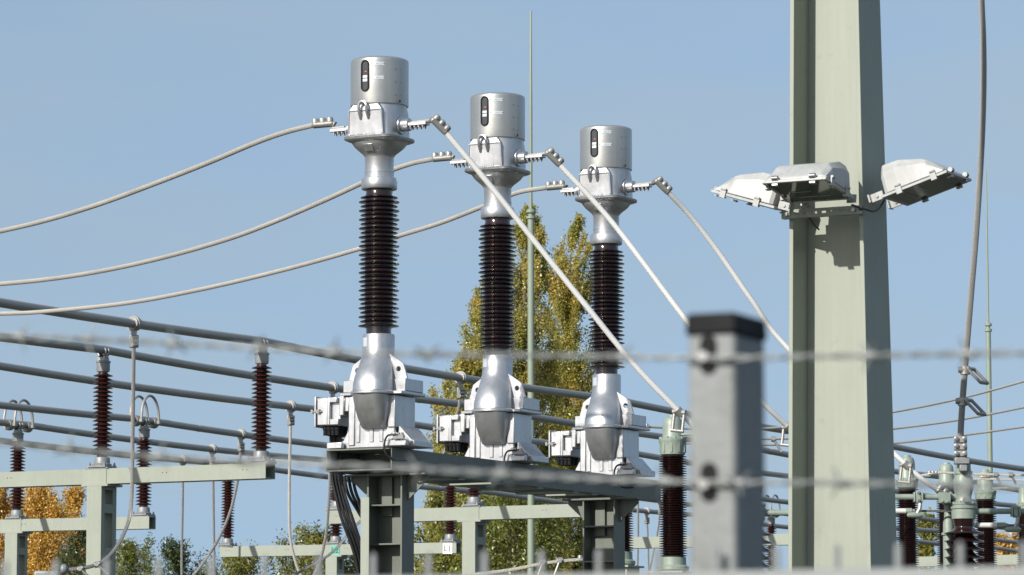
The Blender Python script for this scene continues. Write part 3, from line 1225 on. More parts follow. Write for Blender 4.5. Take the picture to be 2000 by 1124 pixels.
dropper(1, 262, [(261, 700, 0), (259, 850, 0), (256, 985, -.1), (243, 1040, -.3), (215, 1085, -.6), (180, 1106, -.8), (120, 1115, -.9)],
        'long grey dropper cable hanging from the topmost busbar and curling left', extra=ex1)
dropper(2, 650, [(648, 800, 0), (645, 900, 0), (642, 980, 0), (634, 1060, 0), (610, 1130, 0), (560, 1180, 0)],
        'dropper cable hanging behind the left end of the platform', r=.020)
dropper(3, 568, [(567, 850, 0), (565, 950, 0), (566, 1040, 0), (575, 1090, 0), (592, 1130, 0), (640, 1185, 0)],
        'bright dropper cable left of the platform bending right at its foot', r=.021, matn='cable')
dropper(4, 471, [(469, 895, 0), (463, 945, 0), (448, 1005, 0), (420, 1065, 0), (378, 1124, 0), (330, 1175, 0)],
        'grey dropper cable crossing the brown insulator under the near left beam', r=.023)
dropper(5, 415, [(416, 930, 0), (417, 1000, 0), (418, 1080, 0), (418, 1150, 0), (418, 1230, 0)],
        'straight dropper cable just left of the beam with the L1 sign', r=.021)
dropper(6, 357, [(357, 950, 0), (356, 1020, 0), (355, 1080, 0), (355, 1150, 0), (355, 1230, 0)],
        'leftmost straight thin dropper cable, hanging from the lowest busbar', r=.021)
dropper(1, 900, [(895, 800, 0), (868, 880, 0), (800, 950, -.3), (704, 1018, -.6), (650, 1078, -.8), (590, 1115, -1), (520, 1150, -1.2)],
        'stranded cable swinging left under the platform in front of the teal sign', r=.018)
dropper(4, 1245, [(1246, 990, 0), (1246, 1060, 0), (1244, 1140, 0), (1244, 1200, 0)],
        'leftmost of three thin droppers right of the far platform leg', r=.02)
dropper(6, 1263, [(1264, 1020, 0), (1266, 1080, 0), (1267, 1140, 0), (1267, 1200, 0)],
        'middle of three thin droppers right of the far platform leg', r=.02)
dropper(5, 1290, [(1290, 990, 0), (1284, 1040, 0), (1272, 1100, 0), (1258, 1150, 0)],
        'curved thin dropper beside the big breaker column', r=.02)

# thin overhead lines on the right, sagging across the picture
thin = [[(1262, 834), (1360, 838), (1490, 837.5), (1540, 833), (1640, 821), (1745, 805), (1870, 780), (2000, 745), (2150, 700)],
        [(1330, 853), (1420, 858), (1490, 857.5), (1540, 857), (1640, 850), (1745, 838), (1870, 821), (2000, 796), (2150, 764)],
        [(1330, 866), (1420, 869), (1490, 869.5), (1540, 869), (1640, 870), (1745, 866), (1870, 852), (2000, 834), (2150, 812)]]
for i, pp in enumerate(thin):
    A = W(*pp[0], 44 + 1.5 * i)
    path = [W(x, y, 44 + 1.5 * i + (x - 1260) * .004) for x, y in pp]
    m = MB()
    m.tube([q - A for q in spline(path, 8)], .0145, 8)
    t = thing('overhead_line', 'thin twisted line crossing the right side, %s of three' % ['upper', 'middle', 'lower'][i], 'cable', A, 0,
              'thin lines crossing at the right')
    m.build('strand', 'line', t)
    if i == 0:
        m, b_ = clamp_mesh(Vector((-.09, 0, .0)), Vector((1, 0, 0)), Zv, .13, .02, 2)
        c = m.build('clamp', 'fitting', t)
        b_.build('bolt', 'fitting', c)
    if i == 1:
        q = W(1511, 858, path[2].y)
        m = loop_bracket(q - A, Vector((1, 0, 0)), Vector((.5, 0, -.85)), Vector((0, 1, 0)), .17, .06, .013)
        m.build('earthing_bracket', 'fitting', t)

# two short twisted lines at the right edge above the far breaker
for k, (pp, lab) in enumerate(((([(1792, 930), (1835, 923), (1900, 926), (1960, 928), (2060, 929)]), 'upper short twisted line between the far breaker heads'),
                               (([(1895, 936), (1940, 936), (1990, 938), (2060, 941)]), 'lower short twisted line at the right edge'))):
    Y = 49 + 2 * k
    A = W(*pp[0], Y)
    t = thing('jumper_line', lab, 'cable', A, 0, 'short jumper lines between breakers')
    m = MB()
    m.tube([W(x, y, Y) - A for x, y in pp], .0145, 8)
    m.build('strand', 'line', t)
    m, b_ = clamp_mesh(W(pp[0][0] + 20, pp[0][1] - 4, Y) - A, Vector((1, 0, 0)), Zv, .13, .02, 3)
    c = m.build('clamp', 'fitting', t)
    b_.build('bolt', 'fitting', c)
    for px in ((1945, 1975) if k == 0 else ()):
        q = W(px, 928, Y)
        m = loop_bracket(q - A, Vector((1, 0, 0)), Vector((.45, 0, -.9)), Vector((0, 1, 0)), .13, .05, .012)
        m.build('earthing_bracket', 'fitting', t)

# stranded cable low in the middle with two brackets
A = W(905, 1126, 38)
t = thing('jumper_cable', 'stranded cable rising right below the platform with two brackets', 'cable', A)
m = MB()
m.tube([W(x, y, 38) - A for x, y in spline([(860, 1140, 0), (905, 1126, 0), (1000, 1113, 0), (1060, 1101, 0), (1110, 1095, 0), (1148, 1093, 0)], 6) for _ in (0,)] if False else
       [W(q.x, q.y, 38) - A for q in spline([(860, 1140, 0), (905, 1126, 0), (1000, 1113, 0), (1060, 1101, 0), (1110, 1095, 0), (1150, 1093, 0)], 6)], .0165, 10)
m.build('strand', 'cable', t)
for px, py in ((1060, 1100), (1093, 1096)):
    m = loop_bracket(W(px, py, 38) - A, Vector((1, 0, .1)), Vector((-.35, 0, -.95)), Vector((0, 1, 0)), .16, .06, .012)
    m.build('earthing_bracket', 'fitting', t)
m, b_ = clamp_mesh(W(1128, 1094, 38) - A, Vector((1, 0, 0)), Zv, .16, .024, 3)
c = m.build('clamp', 'fitting', t)
b_.build('bolt', 'fitting', c)

# black control cables below the near transformer
cables = []
for k in range(7):
    o = (k - 3) * 3.0
    if k < 4:
        pts = [(646 + k * 6, 838, -.02), (648 + k * 6, 925, 0), (655 + k * 6, 965, 0), (668 + k * 7, 1015, .0), (690 + k * 6, 1075, .05), (702 + k * 5, 1130, .1), (710 + k * 4, 1200, .1)]
    else:
        q = k - 4
        pts = [(672 + q * 8, 930, .25), (680 + q * 8, 965, .25), (700 + q * 6, 1000, .25), (718 + q * 5, 1035, .25), (728 + q * 4, 1100, .25), (730 + q * 4, 1200, .25)]
    P = [W(x, y, 29.92 + d * .6 + .015 * (k % 3)) for x, y, d in pts]
    A = P[0]
    m = MB()
    m.tube([p_ - A for p_ in spline(P, 8)], .0125, 10)
    o_ = m.build('control_cable', 'rubber', None, loc=A)
    tag(o_, ['black control cable in the front bundle running down under the near transformer',
             'black control cable in the rear bundle curving behind the platform leg'][k >= 4], 'cable',
        ['front bundle of black control cables', 'rear bundle of black control cables'][k >= 4])


# ------------------------------------------------------------------ breaker columns
def breaker(px, ytop, yflange, ypor, ybot, Y, rs, label, nsh, ring=True, rc=.7):
    base = W(px, ybot, Y)
    t = thing('breaker_column', label, 'circuit breaker', (base.x, base.y, 0), -AL, 'pale green capped breaker columns')
    z = lambda y: W(px, y, Y).z
    zt, zf, zp, zb = z(ytop), z(yflange), z(ypor), z(ybot)
    m = MB()
    m.lathe([(rs * .8, zb), (rs * .8, zp)] if False else [(rs * .72, zb - .01)] + sheds(zb, zp, nsh, rs * rc, rs, None, thick=.36, droop=.2, tip=.12) + [(rs * .72, zp + .02)], 32)
    m.build('porcelain', 'porcelain', t, angle=50)
    m = MB()
    R1 = rs * .86
    m.lathe([(R1 * .9, zp), (R1 * 1.02, zp + .01), (R1 * 1.05, (zp + zf) / 2), (R1 * 1.12, zf - .03), (R1 * 1.15, zf - .02), (R1 * 1.15, zf), (R1 * .92, zf + .012),
             (R1 * .84, zf + .03), (R1 * .82, zt - .10), (R1 * .76, zt - .04), (R1 * .60, zt - .008), (R1 * .42, zt), (R1 * .40, zt + .02), (0.01, zt + .022)], 36)
    hd = m.build('head_cap', 'mint', t)
    m = MB()
    for k in range(10):
        a = 2 * math.pi * k / 10
        X = Matrix.Rotation(a, 4, 'Z')
        m.box(R1 * 1.0, R1 * 1.10, -.012, .012, zp + .03, zf - .03, X)
        m.lathe([(.013, zf), (.013, zf + .022)], 6, R1 * 1.05 * math.cos(a + .3), R1 * 1.05 * math.sin(a + .3))
    m.build('head_rib', 'mint', hd, smooth=False)
    m = MB()
    m.box(R1 * .9, R1 * 1.0 + .22, -.05, .05, zf + .035, zf + .055)
    m.build('terminal_pad', 'mint', t, bevel=.003)
    m = MB()
    m.lathe([(rs * 1.0, zb - .16), (rs * 1.12, zb - .14), (rs * 1.12, zb - .11), (rs * .92, zb - .09), (rs * .9, zb - .005), (rs * .75, zb)], 32)
    m.build('base_flange', 'mint', t)
    m = MB()
    zz = zb - .16
    m.box(-rs * 1.3, rs * 1.3, -rs * 1.3, rs * 1.3, zz - .02, zz)
    for x in (-1, 1):
        m.box(x * rs - .01, x * rs + .01, -rs, rs, 0, zz - .02)
    m.box(-rs + .01, rs - .01, -.008, .008, 0, zz - .02)
    m.build('pedestal', 'steel', t, smooth=False)
    return t


breaker(1315, 815, 858, 890, 1088, 42, .155, 'pale green capped breaker column left of the fence post', 42)
breaker(1210, 812, 850, 880, 1077, 42, .155, 'breaker column half hidden behind the far platform leg', 42)
breaker(1774, 893, 938, 954, 1150, 50, .148, 'pale green capped breaker column just right of the big steel column', 44)
breaker(1927, 921, 961, 977, 1165, 54, .158, 'pale green capped breaker column below the thin mast at the right', 44)
breaker(1851, 907, 946, 952, 1150, 57, .155, 'pale green capped breaker column behind the disconnector', 46)
breaker(2003, 950, 985, 1000, 1165, 54, .11, 'breaker column cut by the right edge', 40)


# ------------------------------------------------------------------ disconnector on the right
def disconnector(px, Y, label, reach_l, reach_r):
    s = F / Y
    b = W(px, 1124, Y)
    t = thing('disconnector', label, 'disconnector', (b.x, b.y, 0), -math.pi / 2, 'pale green disconnector poles')
    z = lambda y: W(1883, y, 25).z + 0.0
    m = MB()
    zt, zb = z(1014), z(1130)
    prof = [(.072, zt), (.064, zt - .035), (.06, zt - .05)]
    n = 9
    p = .0525
    for k in range(n):
        zz = zt - .055 - k * p
        prof += [(.060, zz), (.085, zz - .022), (.126, zz - .034), (.129, zz - .038), (.126, zz - .042), (.08, zz - .036), (.058, zz - .04)]
    prof.append((.058, zt - .06 - n * p))
    prof = prof[::-1]
    m.lathe(prof, 40)
    m.build('porcelain', 'porcelain', t, angle=50)
    m = MB()
    m.lathe([(.06, z(1015)), (.078, z(1014)), (.08, z(1004)), (.079, z(996)), (.086, z(994)), (.086, z(990)), (.08, z(989)), (.08, z(987)), (.086, z(986)), (.086, z(983)), (.058, z(980)),
             (.05, z(975)), (.052, z(968)), (.062, z(958)), (.066, z(946)), (.063, z(936)), (.052, z(928)), (.06, z(926.5)), (.06, z(921)), (.05, z(920)), (.048, z(908)), (.055, z(906))], 36)
    hd = m.build('head_fitting', 'mint', t)
    m = MB()
    m.lathe([(.018, .085), (.018, .105)], 12, .0, z(978), axis='x')
    m.build('front_bolt', 'bolt', hd, smooth=False)
    m = MB()
    for k in range(10):
        a = 2 * math.pi * k / 10 + .2
        m.lathe([(.010, z(983)), (.010, z(981))], 6, .077 * math.cos(a), .077 * math.sin(a))
    m.build('bolt', 'bolt', hd, smooth=False)
    # arm tubes reaching to both sides, the right one lower
    m = MB()
    zl = z(971)
    m.tube([(0, -.03, zl), (0, -reach_l, zl)], .0185, 14)
    if reach_l > .3:
        m.box(-.03, .055, -.165, -.09, zl - .042, zl + .026)
        for y in (-.145, -.11):
            m.lathe([(.010, .055), (.010, .063)], 8, y, zl - .03, axis='x')
    m.build('arm', 'mint', t, bevel=.002)
    m = MB()
    zr = z(999)
    m.tube([(0, .03, zr), (0, reach_r, zr)], .0185, 14)
    m.build('arm', 'mint', t)
    for y, zc in ((-.295, zl), (.335, zr)):
        if -y > reach_l or y > reach_r:
            continue
        m = MB()
        m.box(-.035, .035, y - .016, y + .016, zc - .040, zc + .036)
        m.box(-.04, .04, y - .030, y - .019, zc - .034, zc + .030)
        m.box(-.04, .04, y + .019, y + .030, zc - .034, zc + .030)
        cl = m.build('joint_clamp', 'mint', t, bevel=.004)
        m = MB()
        for q in (-.025, .025):
            m.lathe([(.008, .0355), (.008, .048)], 6, y, zc + q, axis='x')
        m.build('bolt', 'bolt', cl, smooth=False)
        m = MB()
        m.tube([(.02, y + .012, zc - .035), (.025, y + .008, zc - .075), (.02, y - .012, zc - .112)], .013, 8)
        m.build('lever', 'fitting', t)
        m = MB()
        zw = zc - .118
        m.tube([(.02, y - .075, zw), (.02, y - .066, zw), (.02, y - .04, zw), (.02, y + .01, zw), (.02, y + .032, zw)], [.006, .016, .019, .019, .008], 12)
        m.build('counterweight', 'mint', t)
        m = MB()
        zz = zc - .090
        if y < 0:
            w0_, w1_, c1_, e_ = -.56, -.375, -.315, -.06
        else:
            w0_, w1_, c1_, e_ = .09, .215, .29, .60
        m.tube([(-.02, w0_, zz), (-.02, w1_, zz)], .0175, 12)
        m.build('insulating_rod', 'white', t)
        m = MB()
        m.tube([(-.02, w1_, zz), (-.02, c1_ - .02, zz), (-.02, c1_ - .015, zz), (-.02, c1_, zz)], [.019, .019, .013, .012], 12)
        m.build('rod_coupling', 'mint', t)
        m = MB()
        m.tube([(-.02, c1_, zz), (-.02, e_, zz)], .0075, 8)
        m.build('drive_rod', 'cable_grey', t)
    # support below
    m = MB()
    zs = zt - .07 - n * p
    m.lathe([(.12, zs - .04), (.12, zs), (.08, zs + .01)], 24)
    m.box(-.12, .12, -.12, .12, zs - .06, zs - .041)
    m.box(-.1, -.085, -.1, .1, 0, zs - .061)
    m.box(.085, .1, -.1, .1, 0, zs - .061)
    m.box(-.085, .085, -.007, .007, 0, zs - .061)
    m.build('pedestal', 'steel', t, smooth=False)
    # earthing contact column standing behind
    m = MB()
    m.lathe([(.036, z(1130)), (.036, z(1045)), (.046, z(1044)), (.046, z(1040)), (.036, z(1039)), (.034, z(1020)), (.026, z(1008)), (.026, z(985)), (.034, z(984)), (.034, z(980)), (.01, z(979))], 20, -.10, -.09)
    m.build('earthing_contact', 'mint', t)
    return t


disconnector(1884, 25, 'pale green disconnector head on dark ribbed porcelain at the lower right', .60, .60)
disconnector(1471, 25.2, 'disconnector mostly hidden behind the galvanised fence post', .2, .30)

# thick cable down to the disconnector
cp = [(1913, -140), (1917, 0), (1920, 70), (1921, 150), (1919, 240), (1914, 340), (1906, 460), (1896, 580), (1887, 690), (1881, 770), (1877, 830), (1876, 862)]
Yk = 24.9
A = W(1876, 862, Yk)
t = thing('riser_cable', 'thick grey stranded cable falling to the disconnector at the right', 'cable', A)
m = MB()
m.tube([W(q.x, q.y, Yk) - A for q in spline([(x, y, 0) for x, y in cp], 8)], .0205, 14)
m.build('strand', 'cable_grey', t)
m = MB()
z = lambda y: W(1876, y, Yk).z - A.z
for y0_, y1_ in ((853, 866), (867, 880), (881, 893)):
    m.box(-.042, .042, -.034, .03, z(y1_), z(y0_))
cl = m.build('clamp', 'fitting', t, bevel=.006)
cl.rotation_euler = (0, 0, -.1)
m = MB()
for y_ in (858, 872, 887):
    for x in (-.027, .027):
        m.lathe([(.0155, -.034), (.0155, -.048), (.008, -.05)], 10, x, z(y_), axis='y')
m.build('bolt', 'bolt', cl)
m = MB()
m.box(-.04, .055, -.03, .05, z(907), z(894))
m.box(-.01, .04, -.02, .04, z(921), z(907.5))
m.build('clamp_foot', 'zinc', t, bevel=.005)
for px, py in ((1885, 724), (1880, 785)):
    q = W(px, py, Yk) - A
    m = MB()
    m.tube([q + Vector((-.045, -.01, .004)), q + Vector((.02, -.01, .0))], .020, 12)
    m.tube([q + Vector((0, 0, -.026)), q + Vector((0, 0, .026))], .032, 12)
    a, b_ = q + Vector((.01, -.03, .01)), q + Vector((.065, .05, .012))
    d = Vector((.085, 0, -.09))
    m.tube([a, a + d], .011, 8)
    m.tube([b_, b_ + d], .011, 8)
    m.tube([a + d, b_ + d], .0125, 8)
    m.tube([a, b_], .0125, 8)
    m.build('earthing_bracket', 'fitting', t)


# ------------------------------------------------------------------ lightning masts
def mast(px, ytop, yj, Y, r_low, r_up, label):
    b = W(px, 700, Y)
    t = thing('lightning_mast', label, 'mast', (b.x, b.y, 0), 0, 'slim pale green lightning masts')
    zj, zt = W(px, yj, Y).z, W(px, ytop, Y).z
    m = MB()
    m.lathe([(r_low * 1.25, 0), (r_low * 1.05, zj * .5), (r_low, zj)], 20)
    m.build('lower_tube', 'mast', t)
    m = MB()
    m.lathe([(r_low * .9, zj), (r_low * 1.45, zj + .002), (r_low * 1.45, zj + .05), (r_low * .8, zj + .06), (r_low * .8, zj + .11), (r_low * 1.45, zj + .12), (r_low * 1.45, zj + .16), (r_low * .6, zj + .2)], 20)
    m.build('joint_flange', 'mast', t)
    m = MB()
    m.lathe([(r_up, zj + .15), (r_up * .95, (zj + zt) / 2), (r_up * .55, zt - .02), (r_up * .2, zt)], 12)
    m.build('upper_rod', 'mast', t)


mast(1037, 20, 428, 75, .064, .033, 'tall pale green lightning mast behind the middle transformer')
mast(1931, 332, 648, 80, .052, .022, 'thin pale green lightning mast near the right edge')

# ------------------------------------------------------------------ the big steel column
YC = 23.0
c0 = W(1614.5, 562, YC)
colm = thing('steel_column', 'big tapered grey green steel column carrying three floodlights', 'column', (c0.x, c0.y, 0), -AL)
zT, zB = W(1611, 0, YC).z, W(1611, 1124, YC).z


def cw(z):
    k = (z - zB) / (zT - zB)
    return .268 + (.2245 - .268) * k


def cd(z):
    k = (z - zB) / (zT - zB)
    return .42 + (.345 - .42) * k


ztop = 9.5
ft = .027
for s in (-1, 1):
    m = MB()

    def ring(z):
        w = cw(z)
        xo, xi = s * w, s * (w - ft)
        a, b = min(xo, xi), max(xo, xi)
        return [(a, 0, z), (b, 0, z), (b, cd(z), z), (a, cd(z), z)]
    m.hexa(ring(0), ring(ztop))
    m.build('flange', 'steel', colm, bevel=.003)
m = MB()
w0, w1 = cw(0) - ft, cw(ztop) - ft
m.hexa([(-w0, .225, 0), (w0, .225, 0), (w0, .242, 0), (-w0, .242, 0)], [(-w1, .225, ztop), (w1, .225, ztop), (w1, .242, ztop), (-w1, .242, ztop)])
m.build('web', 'steel', colm, smooth=False)
# slotted bracket bar with the floodlights
zbar = W(1608, 416, YC).z
m = MB()
xs = np.linspace(-.272, .252, 10)
for k in range(9):
    a, b = xs[k], xs[k + 1]
    m.box(a, a + (b - a) * .5, -.045, -.039, zbar - .026, zbar + .026)
    m.box(a + (b - a) * .5, b, -.045, -.039, zbar - .026, zbar - .007)
    m.box(a + (b - a) * .5, b, -.045, -.039, zbar + .007, zbar + .026)
m.box(-.272, .252, -.039, -.004, zbar + .021, zbar + .026)
m.box(-.272, .252, -.039, -.004, zbar - .026, zbar - .021)
m.build('bracket_bar', 'steel', colm, smooth=False)
m = MB()
for x in (-.235, .20):
    m.lathe([(.013, -.06), (.013, -.046)], 6, x, zbar, axis='y')
m.build('bracket_bolt', 'bolt', colm, smooth=False)
m = MB()
lc = lambda px, py, dy=0: None
m.tube(spline([(.19, -.06, zbar + .03), (.27, -.03, zbar + .0), (.31, .0, zbar - .01), (.34, .03, zbar + .02), (.36, .08, zbar + .09)], 6), .006, 6)
m.build('supply_cable', 'rubber', colm)
m = MB()
m.tube([(-.10, -.02, zbar - .026), (-.098, .04, zbar - .06), (-.09, .10, zbar - .085)], .006, 6)
m.build('supply_cable', 'rubber', colm)


def make_floodlight():
    t = thing('floodlight', 'x', 'floodlight', (0, 0, 0), 0, 'grey floodlights on the steel column')
    L, Wd = .405, .205
    m = MB()

    def rg(x, h, w):
        return [(x, -w, .012), (x, w, .012), (x, w * .93, h * .75), (x, w * .80, h), (x, -w * .80, h), (x, -w * .93, h * .75)]
    m.loft([rg(0.0, .15, Wd * .90), rg(.025, .192, Wd * .96), rg(.13, .188, Wd), rg(.27, .142, Wd), rg(.30, .125, Wd), rg(.395, .03, Wd)])
    m.build('housing', 'lamp_grey', t, bevel=.006, angle=22)
    m = MB()
    for s in (-1, 1):
        m.box(-.02, L + .01, min(s * Wd, s * (Wd - .02)), max(s * Wd, s * (Wd - .02)), -.007, .009)
    m.box(L - .012, L + .01, -Wd + .02, Wd - .02, -.007, .009)
    m.box(-.02, .005, -Wd + .02, Wd - .02, -.007, .009)
    m.build('glass_frame', 'lamp_grey', t, bevel=.002)
    m = MB()
    m.box(.005, L - .012, -Wd + .02, Wd - .02, -.006, .003)
    m.build('glass', 'glass', t, smooth=False)
    m = MB()
    m.tube([(.10, -.10, -.0085), (.10, .10, -.0085)], .002, 6)
    m.tube([(.20, -.12, -.0085), (.20, .02, -.0085)], .002, 6)
    m.build('lamp_tube', 'lamp_grey', t)
    for x, y in ((.10, -1), (.33, -1), (.10, 1), (.33, 1)):
        m = MB()
        m.box(x - .018, x + .018, min(y * (Wd + .002), y * (Wd + .010)), max(y * (Wd + .002), y * (Wd + .010)), -.022, .035)
        m.box(x - .018, x + .018, min(y * (Wd - .018), y * (Wd + .002)), max(y * (Wd - .018), y * (Wd + .002)), -.022, -.013)
        m.tube([(x - .017, y * (Wd + .010), .03), (x + .017, y * (Wd + .010), .03)], .008, 8)
        m.build('clip', 'lamp_grey', t, smooth=False)
    for y in (-.12, .12):
        m = MB()
        m.tube([(L + .012, y - .018, .02), (L + .012, y + .018, .02)], .015, 12)
        m.box(L - .02, L + .012, y - .018, y + .018, -.024, -.013)
        m.build('clip', 'bolt', t)
    for s in (-1, 1):
        m = MB()
        y = s * .15
        m.box(-.10, -.021, y - .006, y + .006, .0, .05)
        m.box(-.112, -.1005, y - .03, y + .03, .0, .05)
        m.tube([(-.06, y - .014, .025), (-.06, y + .014, .025)], .010, 8)
        m.build('mounting_arm', 'lamp_grey', t, bevel=.002)
    return t


def place_flood(o, origin, dirv, tilt, label):
    d = dirv.normalized()
    rz = math.atan2(d.y, d.x)
    o.location = origin
    o.rotation_euler = (0, -tilt, rz)
    o['label'] = label


fl = make_floodlight()
mid0 = W(1604, 390, 22.86)
place_flood(fl, mid0, -U, R(9), 'middle floodlight facing the viewer on the front of the column')
f2 = dup(fl, None, None)
place_flood(f2, W(1506, 404, 22.95) + U * .205, -V, R(17), 'floodlight pointing left from the column')
f3 = dup(fl, None, None)
place_flood(f3, W(1727, 383, 22.75) + U * .205, V, R(17), 'floodlight pointing right from the column with its glass in view')

# ------------------------------------------------------------------ the fence in front
FD = Vector((math.cos(R(24)), -math.sin(R(24)), 0))      # along the fence to the right
FN = Vector((math.sin(R(24)), math.cos(R(24)), 0))       # away from the camera
YP = 3.2
pc = W(1436, 800, YP)                                    # front right edge of the post
post = thing('fence_post', 'galvanised square fence post with black cap in front', 'fence post', (pc.x, pc.y, 0), -R(24))
ztp = W(1435, 609, YP).z
m = MB()
pw, pd = .0425, .074
m.hexa([(-pw, 0, 0), (0, 0, 0), (0, pd, 0), (-pw, pd, 0)], [(-pw, 0, ztp - .0175), (0, 0, ztp - .0175), (0, pd, ztp - .0175), (-pw, pd, ztp - .0175)])
m.build('shaft', 'zinc_post', post, bevel=.004)
m = MB()
m.hexa([(-pw - .002, -.002, ztp - .0185), (.002, -.002, ztp - .0185), (.002, pd + .002, ztp - .0185), (-pw - .002, pd + .002, ztp - .0185)],
       [(-pw - .001, -.001, ztp), (.001, -.001, ztp), (.001, pd + .001, ztp), (-pw - .001, pd + .001, ztp)])
m.build('cap', 'black', post, bevel=.003)
SLOT = []
for yc in (691, 941):
    zc = W(1383, yc, YP).z
    SLOT.append(zc)
    m = MB()
    hw, hh = .0075, .0165
    pts = [(-.0235 + hw * math.cos(a), zc + (hh - hw) + hw * math.sin(a)) for a in np.linspace(0, math.pi, 10)] + \
          [(-.0235 + hw * math.cos(a), zc - (hh - hw) + hw * math.sin(a)) for a in np.linspace(math.pi, 2 * math.pi, 10)]
    m.prism(pts, 'y', -.0012, .004)
    m.build('slot', 'black', post, smooth=False)
    m = MB()
    m.lathe([(.0042, -.009), (.0054, -.006), (.0054, -.0015)], 12, -.0255, zc - .002, axis='y')
    m.build('wire_clip', 'bolt', post)


def fence_pt(px, py, off=0.0):
    """point on the fence plane (off metres in front of the post face) at the pixel"""
    base = Vector((pc.x, pc.y, 0)) - FN * off
    k = base.dot(FN)
    a = (px - 1000.0) / F
    b = (562.0 - py) / F
    d = Vector((a, math.cos(TH) - b * math.sin(TH), math.sin(TH) + b * math.cos(TH)))
    t = k / d.dot(FN)
    return Vector((d.x * t, d.y * t, EYE + d.z * t))


def helix_wire(path, r=.0013, hr=.0015, pitch=.045):
    m = MB()
    sp = spline(path, 60)
    for ph in (0, math.pi):
        pts = []
        L = 0
        for k, q in enumerate(sp):
            if k:
                L += (q - sp[k - 1]).length
            a = 2 * math.pi * L / pitch + ph
            pts.append(q + Zv * (hr * math.cos(a)) + FN * (hr * math.sin(a)))
        m.tube(pts, r, 6)
    return m


bw = MB()                                                # one barb: two wires wound round the line wire
rr = random.Random(5)
for k in range(4):
    a = k * math.pi / 2 + .5
    d = Vector((.45 * (1 if k % 2 else -1), math.sin(a) * .6, math.cos(a)))
    d.normalize()
    bw.tube([d * .001, d * .012, d * .016], [.0011, .0010, .0003], 6)
bw.tube([(-.006, 0, .0), (.006, 0, 0)], .0036, 8)
barb_me = None
wires = [([(-330, 640), (0, 656), (340, 671), (700, 690), (1000, 694), (1383, 700), (1640, 696), (2000, 690), (2400, 684)],
          [-40, 38, 170, 340, 505, 652, 836, 1210, 1700, 1890], 'upper barbed wire crossing in front'),
         ([(-330, 838), (0, 866), (300, 892), (600, 906), (900, 921), (1150, 935), (1383, 943), (1640, 944), (2000, 952), (2400, 957)],
          [130, 310, 480, 640, 818, 980, 1300, 1440, 1640, 1880], 'lower barbed wire crossing in front')]
for pth, barbs, lab in wires:
    P = [fence_pt(x, y, .006) for x, y in pth]
    A = fence_pt(1383, 800, .006)
    A.z = P[0].z
    t = thing('barbed_wire', lab, 'barbed wire', A, 0, 'barbed wires on the fence')
    m = helix_wire([q - A for q in P])
    m.build('strand', 'wire', t)
    xs = np.array([q[0] for q in pth])
    ys = np.array([q[1] for q in pth])
    for i, bx in enumerate(barbs):
        by = float(np.interp(bx, xs, ys))
        q = fence_pt(bx, by, .006) - A
        if barb_me is None:
            o = bw.build('barb', 'wire', t)
            barb_me = o.data
        else:
            o = bpy.data.objects.new('barb', barb_me)
            COL.objects.link(o)
            o.parent = t
        o.location = q
        o.rotation_euler = (rr.uniform(0, 3), rr.uniform(-.2, .2), R(-24))

# welded mesh panel below the barbed wire
zr = fence_pt(1500, 1131).z
t = thing('mesh_fence_panel', 'galvanised welded mesh fence panel with rod tips along the bottom', 'fence', (pc.x, pc.y, 0), -R(24))
m = MB()
for k in range(-34, 18):
    x = -.013 + k * .0525
    if -.045 < x < .002:
        pass
    m.tube([(x, .0 + (-.012), .05), (x, -.012, zr + .024), (x, -.012, zr + .027)], [.003, .003, .0012], 8)
m.build('rod', 'wire', t)
m = MB()
for z in list(np.arange(zr, .1, -.2)):
    for y in (-.0195, -.0045):
        m.box(-1.85, .95, y - .004, y + .004, z - .0065, z + .0065)
m.build('rail', 'wire', t, bevel=.002)

# ------------------------------------------------------------------ trees


def leaves(centres, size, seed, droop=0.0, narrow=.62):
    g_ = np.random.default_rng(seed)
    n = len(centres)
    a = g_.normal(size=(n, 3))
    a /= np.linalg.norm(a, axis=1)[:, None]
    if droop:
        a[:, 2] -= droop
        a /= np.linalg.norm(a, axis=1)[:, None]
    b = g_.normal(size=(n, 3))
    b -= a * (a * b).sum(1)[:, None]
    b /= np.linalg.norm(b, axis=1)[:, None]
    s = size * g_.uniform(.65, 1.3, n)[:, None]
    c = np.asarray(centres)
    v = np.empty((n, 4, 3))
    v[:, 0] = c - a * s * .5
    v[:, 1] = c + b * s * narrow * .5
    v[:, 2] = c + a * s * .5
    v[:, 3] = c - b * s * narrow * .5
    return v.reshape(-1, 3)


def leaf_mesh(name, verts, m, parent):
    n = len(verts) // 4
    me = bpy.data.meshes.new(name)
    me.vertices.add(n * 4)
    me.vertices.foreach_set('co', verts.astype(np.float32).ravel())
    me.loops.add(n * 4)
    me.loops.foreach_set('vertex_index', np.arange(n * 4, dtype=np.int32))
    me.polygons.add(n)
    me.polygons.foreach_set('loop_start', np.arange(0, n * 4, 4, dtype=np.int32))
    me.polygons.foreach_set('loop_total', np.full(n, 4, dtype=np.int32))
    me.update(calc_edges=True)
    me.validate()
    me.materials.append(M[m])
    o = bpy.data.objects.new(name, me)
    COL.objects.link(o)
    o.parent = parent
    return o


